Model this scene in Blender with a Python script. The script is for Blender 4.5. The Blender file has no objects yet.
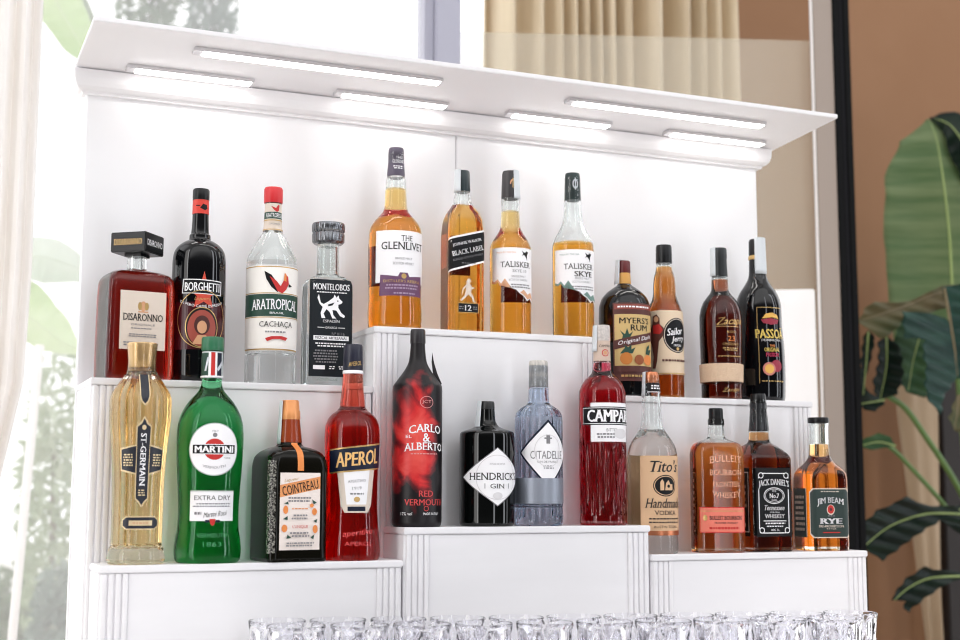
import bpy, bmesh, math, random
from mathutils import Vector, Matrix
R=math.radians; PI=math.pi
C=bpy.context.scene.collection
random.seed(7)
U=1.28                                   # width of the bar display in metres
# ------------------------------------------------------------------ camera
F=1370.5
yaw,pit,rol=R(23.107),R(7.149),R(.099)
fw=Vector((math.sin(yaw)*math.cos(pit),math.cos(yaw)*math.cos(pit),math.sin(pit)))
rt0=Vector((math.cos(yaw),-math.sin(yaw),0)); up0=rt0.cross(fw)
rt=rt0*math.cos(rol)+up0*math.sin(rol); up=up0*math.cos(rol)-rt0*math.sin(rol)
CAM=Vector((-.2056,-1.503,.1174))*U
cd=bpy.data.cameras.new('camera'); cam=bpy.data.objects.new('camera',cd); C.objects.link(cam)
cam.matrix_world=Matrix(((rt.x,up.x,-fw.x,CAM.x),(rt.y,up.y,-fw.y,CAM.y),(rt.z,up.z,-fw.z,CAM.z),(0,0,0,1)))
cd.sensor_width=36; cd.lens=F/960*36; cd.clip_start=.05; cd.clip_end=200
cd.dof.use_dof=True; cd.dof.focus_distance=2.12; cd.dof.aperture_fstop=4.6
bpy.context.scene.camera=cam
def at(px,py,Y=None,Z=None):             # the point of the plane Y (or Z) seen at a pixel of the photograph
    d=fw*F+rt*(px-480)-up*(py-320)
    t=(Y-CAM.y)/d.y if Y is not None else (Z-CAM.z)/d.z
    return CAM+d*t
def to_px(p):
    d=Vector(p)-CAM; z=d.dot(fw)
    return 480+F*d.dot(rt)/z, 320-F*d.dot(up)/z, z
# ------------------------------------------------------------------ materials
def lin(c):
    return tuple((x/255/12.92 if x/255<=.04045 else ((x/255+.055)/1.055)**2.4) for x in c)
MATS={}
def mat(name,rgb=(200,200,200),rough=.5,metal=0,spec=.5,emit=0,coat=0):
    if name in MATS: return MATS[name]
    m=bpy.data.materials.new(name); m.use_nodes=True; b=m.node_tree.nodes['Principled BSDF']
    b.inputs['Base Color'].default_value=(*lin(rgb),1); b.inputs['Roughness'].default_value=rough
    b.inputs['Metallic'].default_value=metal; b.inputs['Specular IOR Level'].default_value=spec
    b.inputs['Coat Weight'].default_value=coat
    if emit:
        b.inputs['Emission Color'].default_value=(*lin(rgb),1); b.inputs['Emission Strength'].default_value=emit
    MATS[name]=m; return m
def noisy(name,rgb,rgb2,scale=(8,8,8),rough=.5,bump=.0,detail=4,spec=.4,lo=.35,hi=.65):
    if name in MATS: return MATS[name]
    m=mat(name,rgb,rough,spec=spec); nt=m.node_tree; N=nt.nodes; b=N['Principled BSDF']
    tc=N.new('ShaderNodeTexCoord'); mp=N.new('ShaderNodeMapping'); mp.inputs['Scale'].default_value=scale
    no=N.new('ShaderNodeTexNoise'); no.inputs['Scale'].default_value=1; no.inputs['Detail'].default_value=detail
    cr=N.new('ShaderNodeValToRGB'); cr.color_ramp.elements[0].position=lo; cr.color_ramp.elements[1].position=hi
    cr.color_ramp.elements[0].color=(*lin(rgb),1); cr.color_ramp.elements[1].color=(*lin(rgb2),1)
    L=nt.links
    L.new(tc.outputs['Object'],mp.inputs['Vector']); L.new(mp.outputs[0],no.inputs['Vector'])
    L.new(no.outputs['Fac'],cr.inputs[0]); L.new(cr.outputs[0],b.inputs['Base Color'])
    if bump:
        bp=N.new('ShaderNodeBump'); bp.inputs['Strength'].default_value=bump; bp.inputs['Distance'].default_value=.002
        L.new(no.outputs['Fac'],bp.inputs['Height']); L.new(bp.outputs[0],b.inputs['Normal'])
    return m
def glass(name,col=(1,1,1),ior=1.46,rough=0):
    if name in MATS: return MATS[name]
    m=bpy.data.materials.new(name); m.use_nodes=True; nt=m.node_tree; nt.nodes.clear()
    o=nt.nodes.new('ShaderNodeOutputMaterial'); g=nt.nodes.new('ShaderNodeBsdfGlass')
    g.inputs['Color'].default_value=(*col,1); g.inputs['IOR'].default_value=ior; g.inputs['Roughness'].default_value=rough
    nt.links.new(g.outputs[0],o.inputs['Surface']); MATS[name]=m; return m
def liquid(name,trans,path=.07):          # absorption that leaves the tint «trans» after «path» metres
    if name in MATS: return MATS[name]
    m=bpy.data.materials.new(name); m.use_nodes=True; nt=m.node_tree; nt.nodes.clear()
    o=nt.nodes.new('ShaderNodeOutputMaterial'); v=nt.nodes.new('ShaderNodeVolumeAbsorption')
    k=[-math.log(max(1e-3,t))/path for t in trans]; D=max(k)*1.02
    v.inputs['Density'].default_value=D; v.inputs['Color'].default_value=(*[1-x/D for x in k],1)
    nt.links.new(v.outputs[0],o.inputs['Volume']); MATS[name]=m; return m
def sheer(name,rgb,fac,rough=.9):
    if name in MATS: return MATS[name]
    m=bpy.data.materials.new(name); m.use_nodes=True; nt=m.node_tree; N=nt.nodes; N.clear()
    o=N.new('ShaderNodeOutputMaterial'); t=N.new('ShaderNodeBsdfTransparent'); d=N.new('ShaderNodeBsdfDiffuse'); x=N.new('ShaderNodeMixShader')
    d.inputs['Color'].default_value=(*lin(rgb),1); x.inputs[0].default_value=fac
    nt.links.new(t.outputs[0],x.inputs[1]); nt.links.new(d.outputs[0],x.inputs[2]); nt.links.new(x.outputs[0],o.inputs['Surface'])
    MATS[name]=m; return m
def leafy(name,rgb,rgb2,scale,trans=.3,rough=.4):   # leaf with light through it
    if name in MATS: return MATS[name]
    m=noisy(name,rgb,rgb2,scale,rough,spec=.2); nt=m.node_tree; N=nt.nodes; b=N['Principled BSDF']
    o=[n for n in N if n.type=='OUTPUT_MATERIAL'][0]; t=N.new('ShaderNodeBsdfTranslucent'); x=N.new('ShaderNodeMixShader')
    cr=[n for n in N if n.type=='VALTORGB'][0]
    nt.links.new(cr.outputs[0],t.inputs['Color']); x.inputs[0].default_value=trans
    nt.links.new(b.outputs[0],x.inputs[1]); nt.links.new(t.outputs[0],x.inputs[2]); nt.links.new(x.outputs[0],o.inputs['Surface'])
    return m
WHITE=noisy('painted_wood',(240,239,241),(244,243,245),(3,3,22),.42,.12)
PANEL=noisy('painted_panel',(243,243,245),(246,246,248),(2,2,6),.45,.05)
CLEAR=glass('clear_glass',(.97,.985,.98))
# ------------------------------------------------------------------ object helpers
def link(name,me,mats,parent=None,smooth=None):
    o=bpy.data.objects.new(name,me); C.objects.link(o)
    for m in (mats if isinstance(mats,(list,tuple)) else [mats]): me.materials.append(m)
    if smooth is not None:
        me.shade_smooth(); me.set_sharp_from_angle(angle=R(smooth))
    if parent: o.parent=parent
    return o
def obj(name,bm,mats,parent=None,smooth=None,recalc=True):
    if recalc: bmesh.ops.recalc_face_normals(bm,faces=bm.faces)
    me=bpy.data.meshes.new(name); bm.to_mesh(me); bm.free()
    return link(name,me,mats,parent,smooth)
def tag(o,label=None,cat=None,group=None,kind=None):
    if label: o['label']=label
    if cat: o['category']=cat
    if group: o['group']=group
    if kind: o['kind']=kind
    return o
def empty(name,loc,rz,label,cat,group=None):
    o=bpy.data.objects.new(name,None); C.objects.link(o); o.location=loc; o.rotation_euler=(0,0,rz); o.empty_display_size=.02
    return tag(o,label,cat,group)
def box(bm,x0,x1,y0,y1,z0,z1,bev=0,mi=0,mtx=None):
    b=bmesh.new(); bmesh.ops.create_cube(b,size=1)
    for v in b.verts: v.co=Vector((x0+(v.co.x+.5)*(x1-x0),y0+(v.co.y+.5)*(y1-y0),z0+(v.co.z+.5)*(z1-z0)))
    if bev: bmesh.ops.bevel(b,geom=list(b.edges),offset=bev,segments=2,affect='EDGES')
    if mtx: bmesh.ops.transform(b,matrix=mtx,verts=b.verts)
    join(bm,b,mi); return bm
def join(bm,b,mi=None):
    vs=[bm.verts.new(v.co) for v in b.verts]; b.verts.index_update()
    for f in b.faces:
        try:
            g=bm.faces.new([vs[v.index] for v in f.verts]); g.material_index=f.material_index if mi is None else mi
        except ValueError: pass
    b.free()
def tube(bm,pts,rad,n=10,mi=0):
    pts=[Vector(p) for p in pts]; rs=rad if isinstance(rad,(list,tuple)) else [rad]*len(pts); prev=None; rings=[]
    for i,p in enumerate(pts):
        d=(pts[min(i+1,len(pts)-1)]-pts[max(i-1,0)]).normalized()
        a=d.orthogonal().normalized() if prev is None else (prev-d*prev.dot(d)).normalized()
        prev=a; b=d.cross(a)
        rings.append([bm.verts.new(p+(a*math.cos(2*PI*k/n)+b*math.sin(2*PI*k/n))*rs[i]) for k in range(n)])
    for i in range(len(rings)-1):
        for k in range(n):
            f=bm.faces.new((rings[i][k],rings[i][(k+1)%n],rings[i+1][(k+1)%n],rings[i+1][k])); f.material_index=mi
    bm.faces.new(rings[0]).material_index=mi; bm.faces.new(rings[-1]).material_index=mi
def smooth_line(pts,n=8):
    P=[Vector(p) for p in pts]; out=[]
    for i in range(len(P)-1):
        p0=P[max(i-1,0)];p1=P[i];p2=P[i+1];p3=P[min(i+2,len(P)-1)]
        for k in range(n):
            t=k/n; out.append(.5*((2*p1)+(p2-p0)*t+(2*p0-5*p1+4*p2-p3)*t*t+(3*p1-p0-3*p2+p3)*t**3))
    out.append(P[-1]); return out
# ------------------------------------------------------------------ monotone profile
def pchip(xs,ys):
    n=len(xs); h=[xs[i+1]-xs[i] for i in range(n-1)]; d=[(ys[i+1]-ys[i])/h[i] for i in range(n-1)]
    m=[d[0]]+[0]*(n-2)+[d[-1]]
    for i in range(1,n-1):
        if d[i-1]*d[i]>0:
            w1=2*h[i]+h[i-1]; w2=h[i]+2*h[i-1]; m[i]=(w1+w2)/(w1/d[i-1]+w2/d[i])
    def f(x):
        if x<=xs[0]: return ys[0]
        if x>=xs[-1]: return ys[-1]
        i=max(k for k in range(n-1) if xs[k]<=x); t=(x-xs[i])/h[i]
        return (ys[i]*(1+2*t)*(1-t)**2+m[i]*h[i]*t*(1-t)**2+ys[i+1]*t*t*(3-2*t)+m[i+1]*h[i]*t*t*(t-1))
    return f
def outline(a,b,r,K):
    r=min(r,a,b); pts=[]
    for cx,cy,t0 in ((1,-1,0),(1,1,90),(-1,1,180),(-1,-1,270)):   # from the front-right corner round
        for k in range(K+1):
            t=R(t0+90*k/K); pts.append((cx*(a-r)+r*math.sin(t),cy*(b-r)-r*math.cos(t)))
        x,y=pts[-1]
        nx,ny={0:(a,(b-r)),90:(-(a-r),b),180:(-a,-(b-r)),270:((a-r),-b)}[t0]
        for q in (.06,.5,.94): pts.append((x+(nx-x)*q,y+(ny-y)*q))
    return pts
def lathe(rings,closed=True,flute=None,K=12):     # rings: (z,a,b,r)
    bm=bmesh.new(); vs=[]
    if flute: K=48
    for z,a,b,r in rings:
        pts=outline(max(a,1e-4),max(b,1e-4),max(r,1e-4),K)
        if flute:
            n,amp,z0,z1=flute
            if z0<=z<=z1:
                w=min(1,(z-z0)/.008,(z1-z)/.008)
                pts=[(x*(1-amp*w*(.5-.5*math.cos(n*math.atan2(x,-y)))),y*(1-amp*w*(.5-.5*math.cos(n*math.atan2(x,-y))))) for x,y in pts]
        vs.append([bm.verts.new((x,y,z)) for x,y in pts])
    n=len(vs[0])
    for i in range(len(vs)-1):
        for k in range(n): bm.faces.new((vs[i][k],vs[i][(k+1)%n],vs[i+1][(k+1)%n],vs[i+1][k]))
    if closed:
        bm.faces.new(list(reversed(vs[0]))); bm.faces.new(vs[-1])
    return bm
# ------------------------------------------------------------------ flat shapes for labels (u to the right, v up)
def poly(pts):
    b=bmesh.new(); f=b.faces.new([b.verts.new((x,y,0)) for x,y in pts]); bmesh.ops.triangulate(b,faces=[f]); return b
def ell(cx,cy,rx,ry,n=40): return poly([(cx+rx*math.cos(2*PI*k/n),cy+ry*math.sin(2*PI*k/n)) for k in range(n)])
def ringb(out,inn):
    b=bmesh.new(); o=[b.verts.new((x,y,0)) for x,y in out]; i=[b.verts.new((x,y,0)) for x,y in inn]; n=len(o)
    for k in range(n): b.faces.new((o[k],o[(k+1)%n],i[(k+1)%n],i[k]))
    return b
def text(s,cx,cy,w,h,serif=0,bold=0,shear=0,rot=0,arch=0,hs=None):
    cu=bpy.data.curves.new('t','FONT'); cu.body=s; cu.size=1; heavy=bold; bold=0; cu.shear=shear; cu.resolution_u=2
    o=bpy.data.objects.new('t',cu); me=bpy.data.meshes.new_from_object(o)
    b=bmesh.new(); b.from_mesh(me); bpy.data.objects.remove(o); bpy.data.curves.remove(cu); bpy.data.meshes.remove(me)
    if not b.verts: return b
    if serif:
        ys=[v.co.y for v in b.verts]; top=max(ys); q=.045
        for e in [e for e in b.edges if e.is_boundary]:
            p,r_=e.verts[0].co,e.verts[1].co
            if abs(p.y-r_.y)<.004 and .03<abs(p.x-r_.x)<.3:
                x0,x1=min(p.x,r_.x)-.055,max(p.x,r_.x)+.055
                if abs(p.y)<.02-min(0,bold) or abs(p.y+bold)<.01: y0,y1=p.y,p.y+q
                elif p.y>.6: y0,y1=p.y-q,p.y
                else: continue
                b.faces.new([b.verts.new(c) for c in ((x0,y0,0),(x1,y0,0),(x1,y1,0),(x0,y1,0))])
    if heavy:                                  # a heavier cut: the letters once more, a hair to either side
        src=b.copy(); vs0=list(src.verts)
        for dx in (-heavy*.9,heavy*.9):
            t=src.copy()
            for v in t.verts: v.co.x+=dx
            join(b,t,0)
        src.free()
    xs=[v.co.x for v in b.verts]; ys=[v.co.y for v in b.verts]; x0,x1,y0,y1=min(xs),max(xs),min(ys),max(ys)
    c,s_=math.cos(R(rot)),math.sin(R(rot))
    for v in b.verts:
        x=((v.co.x-x0)/(x1-x0)-.5); y=((v.co.y-y0)/max(1e-6,y1-y0)-.5)*h
        if hs: y=((v.co.y-y0)/(y1-y0))*h*(1+hs*(4*x*x))-.5*h
        x*=w; y-=arch*((2*x/w)**2)
        v.co=Vector((cx+x*c-y*s_,cy+x*s_+y*c,0))
    return b
def lay(bm,b,mp,off,mi,du=.0035,dv=None,s=1):  # cut a flat shape into strips and wrap it with mp(u,v,off)
    def cuts(ax,step):
        lo=min(v.co[ax] for v in b.verts); hi=max(v.co[ax] for v in b.verts); k=math.ceil(lo/step)
        no=Vector((0,0,0)); no[ax]=1
        while k*step<hi:
            co=Vector((0,0,0)); co[ax]=k*step
            bmesh.ops.bisect_plane(b,geom=b.verts[:]+b.edges[:]+b.faces[:],plane_co=co,plane_no=no,dist=1e-7); k+=1
    if not b.verts: b.free(); return
    if du: cuts(0,du)
    if dv: cuts(1,dv)
    for v in b.verts: v.co=mp(v.co.x,v.co.y,off)
    for f in b.faces: f.normal_update()
    join(bm,b,mi)
# ------------------------------------------------------------------ bottles
class Bottle:
    """profile rows are (photo row, half width[, half depth, corner radius]) in photo pixels at the bottle's own distance"""
    def __init__(B,name,label,cat,px,tier,rows,va=None,kind='dark',body=None,liq=None,fill=None,mouth=None,flute=None,Y=None,group=None,wall=2.0,foot=1.2,lbot=4):
        Yc,zt=tier
        if Y is not None: Yc=Y
        # base point
        p=at(px,400,Y=Yc)
        for _ in range(5):
            q=to_px((p.x,Yc,zt)); p.x+=(px-q[0])*q[2]/F/.85
        B.x,B.y,B.z=p.x,Yc,zt
        ppx,B.py,dep=to_px((B.x,B.y,B.z)); B.s=dep/F*1.004
        B.va0=math.degrees(math.atan2(B.x-CAM.x,B.y-CAM.y)); B.va=B.va0 if va is None else va
        B.root=empty(name,(B.x,B.y,B.z),R(B.va-B.va0),label,cat,group)
        rr=[]
        for r in rows:
            a=r[1]; b=r[2] if len(r)>2 else a; c=r[3] if len(r)>3 else min(a,b)
            rr.append((max(0,(B.py-r[0])*B.s),a*B.s,b*B.s,c*B.s))
        rr.sort(); q=[rr[0]]
        for t in rr[1:]:
            if t[0]>q[-1][0]+1e-5: q.append(t)
        rr=q
        if rr[0][0]>0: rr[0]=(0,)+rr[0][1:]
        zs=[t[0] for t in rr]; fs=[pchip(zs,[t[k] for t in rr]) for k in (1,2,3)]
        B.zs=zs; B.top=zs[-1]
        B.sec=lambda z:tuple(f(z) for f in fs)
        if kind:
            e=foot*B.s; zz=sorted(set([0,e*.3,e]+[zs[i]+(zs[i+1]-zs[i])*k/6 for i in range(len(zs)-1) for k in range(7) if zs[i]+(zs[i+1]-zs[i])*k/6>e*1.2]))
            rings=[]
            for z in zz:
                a,b,c=B.sec(z); m=0
                if z<e: m=e*(1-math.sqrt(max(0,1-(1-z/e)**2)))
                rings.append((z,a-m,b-m,max(1e-4,c-m)))
            fl=None
            if flute: fl=(flute[0],flute[1],B.h(flute[2]),B.h(flute[3]))
            # dented base
            a,b,c=rings[0][1:]
            rings=[(.004,a*.5,b*.5,c*.5),(.0015,a*.8,b*.8,c*.8)]+rings
            bm=lathe(rings,flute=fl)
            bmesh.ops.recalc_face_normals(bm,faces=bm.faces)
            if kind=='glass':
                zl=B.h(fill); w=wall*B.s; zm=B.h(mouth) if mouth else B.top-.004
                cz=[zl+(zm-zl)*k/30 for k in range(31)]
                cav=lathe([(z,max(.002,B.sec(z)[0]-w),max(.002,B.sec(z)[1]-w),max(.0015,B.sec(z)[2]-w)) for z in cz])
                bmesh.ops.recalc_face_normals(cav,faces=cav.faces); bmesh.ops.reverse_faces(cav,faces=cav.faces)
                join(bm,cav,0)
                if liq:
                    l0=lbot*B.s; lz=[l0+(zl-.0005-l0)*k/60 for k in range(61)]; w2=w*.6
                    lb=lathe([(z,max(.002,B.sec(z)[0]-w2),max(.002,B.sec(z)[1]-w2),max(.0015,B.sec(z)[2]-w2)) for z in lz])
                    obj('liquid',lb,liq,B.root,40)
            B.glass=obj('glass_body',bm,body,B.root,38,recalc=False)
    def h(B,y): return (B.py-y)*B.s
    def map(B,u,v,off):
        a,b,r=B.sec(v); r=min(r,a,b); sg=1 if u>=0 else -1; u=abs(u); f=a-r
        if u<=f: x,y,nx,ny=u,-b,0,-1
        elif u<=f+r*PI/2:
            t=(u-f)/r; nx,ny=math.sin(t),-math.cos(t); x,y=f+r*nx,-(b-r)+r*ny
        elif u<=f+r*PI/2+2*(b-r): x,y,nx,ny=a,-(b-r)+(u-f-r*PI/2),1,0
        else:
            t=PI/2+(u-f-r*PI/2-2*(b-r))/r; nx,ny=math.sin(t),-math.cos(t); x,y=(a-r)+r*nx,(b-r)+r*ny
            if u>f+r*PI+2*(b-r): x=f-(u-(f+r*PI+2*(b-r))); y=b; nx,ny=0,1
        return Vector((sg*(x+nx*off),y+ny*off,v))
    def part(B,name,rows,m,rot=0,sm=35,label=None,ridge=None):   # a capsule, a cap, a ring: rows as in the profile
        rr=sorted([((B.py-r[0])*B.s,)+tuple(k*B.s for k in (r[1],r[2] if len(r)>2 else r[1],r[3] if len(r)>3 else r[1])) for r in rows])
        bm=lathe(rr,flute=ridge and (ridge[0],ridge[1],rr[0][0]+ridge[2]*B.s,rr[-1][0]-ridge[2]*B.s) or None)
        if rot: bmesh.ops.rotate(bm,matrix=Matrix.Rotation(R(rot),3,'Z'),verts=bm.verts)
        o=obj(name,bm,m,B.root,sm)
        if label: o['label']=label
        return o
    def label(B,name,items,mp=None,parent=None,label=None,dv=None):
        """items: (material, shape, ...) laid one above the other"""
        s=B.s; ms=[]; bm=bmesh.new(); mp=mp or B.map; n=0; z=.0004
        for it in items:
            m=it[0]; k=it[1]; a=it[2:]; V=B.h
            if m not in ms: ms.append(m)
            if k=='R': u0,u1,y0,y1=a; b=poly([(u0*s,V(y1)),(u1*s,V(y1)),(u1*s,V(y0)),(u0*s,V(y0))])
            elif k=='P': b=poly([(u*s,V(y)) for u,y in a[0]])
            elif k=='C': u,y,rx,ry=a; b=ell(u*s,V(y),rx*s,ry*s)
            elif k=='O':
                u,y,rx,ry,w=a; N=40; b=ringb([(u*s+rx*s*math.cos(2*PI*i/N),V(y)+ry*s*math.sin(2*PI*i/N)) for i in range(N)],[(u*s+(rx-w)*s*math.cos(2*PI*i/N),V(y)+(ry-w)*s*math.sin(2*PI*i/N)) for i in range(N)])
            elif k=='F': # frame
                u0,u1,y0,y1,w=a; b=ringb([(u0*s,V(y1)),(u1*s,V(y1)),(u1*s,V(y0)),(u0*s,V(y0))],[((u0+w)*s,V(y1-w)),((u1-w)*s,V(y1-w)),((u1-w)*s,V(y0+w)),((u0+w)*s,V(y0+w))])
            elif k=='S': # small print: rows of tiny dashes
                u0,u1,y0,y1,nl=a; b=bmesh.new(); rnd=random.Random(int(u0*7+y0*13)); 
                for i in range(nl):
                    yy=y0+(y1-y0)*(i+.5)/nl; hh=(y1-y0)/nl*.26; x=u0+rnd.random()*(u1-u0)*.12; xe=u1-rnd.random()*(u1-u0)*.12
                    while x<xe:
                        w_=rnd.uniform(1.2,3.2)
                        b.faces.new([b.verts.new((p*s,V(q),0)) for p,q in ((x,yy+hh),(min(x+w_,xe),yy+hh),(min(x+w_,xe),yy-hh),(x,yy-hh))]); x+=w_+.8
            elif k=='T':
                t,u,y,w,h_=a[:5]; kw=dict(a[5]) if len(a)>5 else {}
                if 'arch' in kw: kw['arch']*=s
                b=text(t,u*s,V(y),w*s,h_*s,**kw)
            lay(bm,b,mp,z,ms.index(m),dv=dv or (.006 if k not in 'TS' else None)); z+=.00012
        o=obj(name,bm,ms,parent or B.root,None,recalc=False)
        if label: o['label']=label
        return o
    def strip(B,a0,a1,y0,y1,h0,h1,over=True):     # paper tax strip stuck over the closure
        bm=bmesh.new(); s=B.s; n=6; rows=[]; M=8
        for j in range(M+1):
            y=y0+(y1-y0)*j/M; h_=(h0+(h1-h0)*j/M)*s
            rows.append([bm.verts.new((h_*math.sin(R(a0+(a1-a0)*k/n-B.va)),-h_*math.cos(R(a0+(a1-a0)*k/n-B.va)),B.h(y))) for k in range(n+1)])
        for j in range(M):
            for k in range(n): bm.faces.new((rows[j][k],rows[j][k+1],rows[j+1][k+1],rows[j+1][k]))
        if over:
            o=bm.verts.new((0,0,B.h(y0)+.0004))
            for k in range(n): bm.faces.new((rows[0][k],rows[0][k+1],o))
        ob=obj('tax_strip',bm,mat('strip_paper',(214,220,224),.6),B.root,50)
        md=ob.modifiers.new('t','SOLIDIFY'); md.thickness=.0003; md.offset=1
        return ob
LOW=(.036*U,.0393*U); LOWC=(.036*U,.0764*U); LOWR=(.036*U,.0404*U)
MID=(.118*U,.2440*U); MIDC=(.118*U,.3183*U); MIDR=(.118*U,.2433*U)
exec_parts=[]
# colours used on labels
bk=mat('label_black',(15,16,19),.5,spec=.25); ink=mat('ink_dark',(40,36,36),.6); wh=mat('label_white',(247,246,248),.55); cream=mat('label_cream',(222,208,194),.6)
grey=mat('ink_grey',(130,128,132),.6); gold=mat('gold_foil',(205,170,110),.35,.6); red=mat('label_red',(196,40,36),.5); navy=mat('label_navy',(18,27,48),.45,spec=.3)
orange=mat('label_orange',(232,140,70),.5); silver=mat('silver_print',(205,210,216),.4,.3); kraft=mat('label_kraft',(216,178,140),.65); dred=mat('label_deep_red',(90,28,32),.5)
green=mat('label_green',(30,70,56),.5); purple=mat('label_purple',(108,70,104),.5); skin=mat('label_tan',(214,160,120),.6)
blackcap=mat('black_plastic',(13,14,16),.3,spec=.35); blackgloss=mat('black_glass',(5,6,9),.03,spec=.45)
amber=liquid('whisky',(.97,.40,.034)); amberd=liquid('bourbon',(.62,.15,.025)); amberr=liquid('rye',(.62,.18,.02))
def sl(c): return tuple(lin(c))
# ================================================================== bottles, upper left shelf
B=Bottle('amaretto_bottle','flat square bottle of dark red amaretto with cream label and square black cap','bottle',133,MID,
 [(376,33,24,6),(374,34,25.5,6.5),(300,33.4,25.5,6.5),(283,32.8,24.5,7),(277,30.5,22,8),(273,25,16,9),(271,14,11,9.5),(269,9.6,9.6,9.6),(254,9.3,9.3,9.3)],va=17,kind='glass',body=CLEAR,
 liq=liquid('amaretto',(.30,.012,.004),.06),fill=271,mouth=255,wall=5)
B.label('label',[(cream,'R',-23,23,294,352),(skin,'C',0,309,3.2,5),(gold,'C',-3.4,309,2,4),(gold,'C',3.4,309,2,4),(skin,'R',-5,5,314,315.2),(ink,'T','DISARONNO',0,320,40,7,dict(serif=1,bold=.015)),
 (grey,'T','ORIGINALE',0,327.3,24,2,{}),(grey,'S',-12,12,330,332,1),(grey,'S',-16,16,336,340,2),(grey,'S',-20,-4,344,349,2)])
s=B.s
bmc=bmesh.new(); hw=19.2*s; z0,z1=B.h(253.5),B.h(233.5)
box(bmc,-hw,hw,-hw,hw,z0,z1,.0012); box(bmc,-9.2*s,9.2*s,-9.2*s,9.2*s,z0-3*s,z0,.0005)
bmesh.ops.rotate(bmc,matrix=Matrix.Rotation(R(-46),3,'Z'),verts=bmc.verts)
obj('cap',bmc,blackcap,B.root)
def capmap(side):
    M_=Matrix.Rotation(R(-46+90*side),3,'Z')
    return lambda u,v,o:M_@Vector((u,-hw-o,v))
B.label('cap_lettering',[(gold,'T','DISARONNO',0,243.5,31,6,dict(serif=1))],mp=capmap(0))
B.label('cap_lettering',[(wh,'T','DISARONNO',0,243.5,31,6,dict(serif=1))],mp=capmap(1))

B=Bottle('coffee_liqueur_bottle','tall black bottle with red star emblem and red neck band','bottle',196,MID,
 [(379,24.6),(376,26),(350,26.8),(290,26.8),(264,26.6),(254,25.6),(248.5,23.4),(244,19.4),(241,15),(239,11.2),(237,10.6),(234,10.4),(232.6,9.2),(222,8.4),(213,8.1),(198,7.8),(196,7.4),(195,8),(187,8)],va=9,kind='dark',body=blackgloss)
B.part('cap',[(198,8.3),(195,8.4),(188,8.4),(186.5,7.6)],blackcap)
B.label('neck_band',[(mat('band_red',(214,62,48),.45),'R',-25,25,197.5,212.5),(bk,'P',[(-2,207),(1,202.5),(5,203.5),(6,207),(3,209)]),(bk,'R',-6,-2,204,205)])
star=[]
for k in range(10):
    rr=(17 if k%2==0 else 7.5); t=PI/2+k*PI/5; star.append((1+rr*math.cos(t)*.95,297-rr*math.sin(t)*(1.35 if k==0 else 1)))
B.label('printed_label',[(mat('maroon_print',(66,12,22),.25),'R',-82,82,305,352),(mat('star_red',(206,72,50),.4),'P',star),(wh,'P',[(-21,296.5),(-20,282),(21,283),(20.5,297.5)]),(bk,'P',[(-20,295.7),(-19,282.9),(20,283.9),(19.5,296.7)]),
 (wh,'T','BORGHETTI',0,289.8,36,8.6,dict(bold=.03,rot=0)),(gold,'T','Liquore',0,302,16,4,dict(shear=.3)),(wh,'T','DI VERO CAFFÈ ESPRESSO',0,309,44,3.2,dict(arch=-5)),(bk,'C',0,330,16,20),(gold,'O',0,330,16.5,20,.9),(mat('portrait_red',(160,70,56),.5),'C',0,331,14,18),(mat('hair_brown',(70,24,20),.5),'C',0,328,7.5,9.5),(skin,'C',0,330,4.6,6.3),(skin,'P',[(-9,347),(-4,338),(4,338),(9,347)]),(gold,'O',0,322,25,29,.7)],dv=.006)

B=Bottle('cachaca_bottle','clear bottle with red screw cap and white label with green band','bottle',269.5,MID,
 [(383,24),(381,25.2),(358,25.2),(355,25),(353.5,24),(352,25),(346,25.6),(268,25.6),(259,24.8),(252,22),(244,17.5),(236,12.8),(230,9.6),(222,8.8),(201,8.2),(200,9),(198,8),(188,8)],va=13,kind='glass',body=CLEAR,fill=262,mouth=190)
B.part('cap',[(201,9.2),(199.5,9.5),(187,9.5),(185,8.6)],mat('cap_red',(206,38,44),.35),ridge=(36,.03,2))
B.label('neck_label',[(cream,'R',-26,26,202,230),(green,'R',-26,26,211,218),(red,'P',[(-4,205),(1,207),(3,203.5),(5,204),(4,209.5),(2,211),(-1,209)]),(wh,'T','ARATROPICAL',0,214.5,19,4.6,{}),(gold,'R',-26,26,219,220),(grey,'T','CACHAÇA',0,223.5,12,2.4,{}),(gold,'R',-26,26,228.6,229.4)])
B.label('label',[(mat('label_ivory',(250,246,240),.6),'R',-40,40,268,353),(gold,'R',-40,40,269,270),(gold,'R',-40,40,351,352.2),(green,'R',-40,40,297,319),(gold,'R',-40,40,295.6,296.4),(gold,'R',-40,40,319.6,320.4),
 (bk,'P',[(-13,274),(-6,278),(-1,285),(3,292),(0,295),(-6,290),(-11,282)]),(red,'P',[(-8,279),(-1,284),(3,289),(6,283),(7,276),(11,279),(12,286),(9,292),(5,296),(0,294)]),(orange,'P',[(6,283),(7,275),(9,277),(9,284)]),(bk,'P',[(12,286),(16,288),(12,289.5)]),
 (wh,'T','ARATROPICAL',-1,307,50,10.5,dict(serif=1,bold=.025,arch=1)),(wh,'T','BRASIL',0,315.8,14,2,{}),(ink,'T','CACHAÇA',0,327.5,34,6.6,dict(serif=1)),(grey,'S',-12,12,333,336,1),(red,'P',[(-11,341),(-5,339),(5,338.6),(11,340),(9,343),(3,341.5),(-4,342),(-9,344)])])

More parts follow.
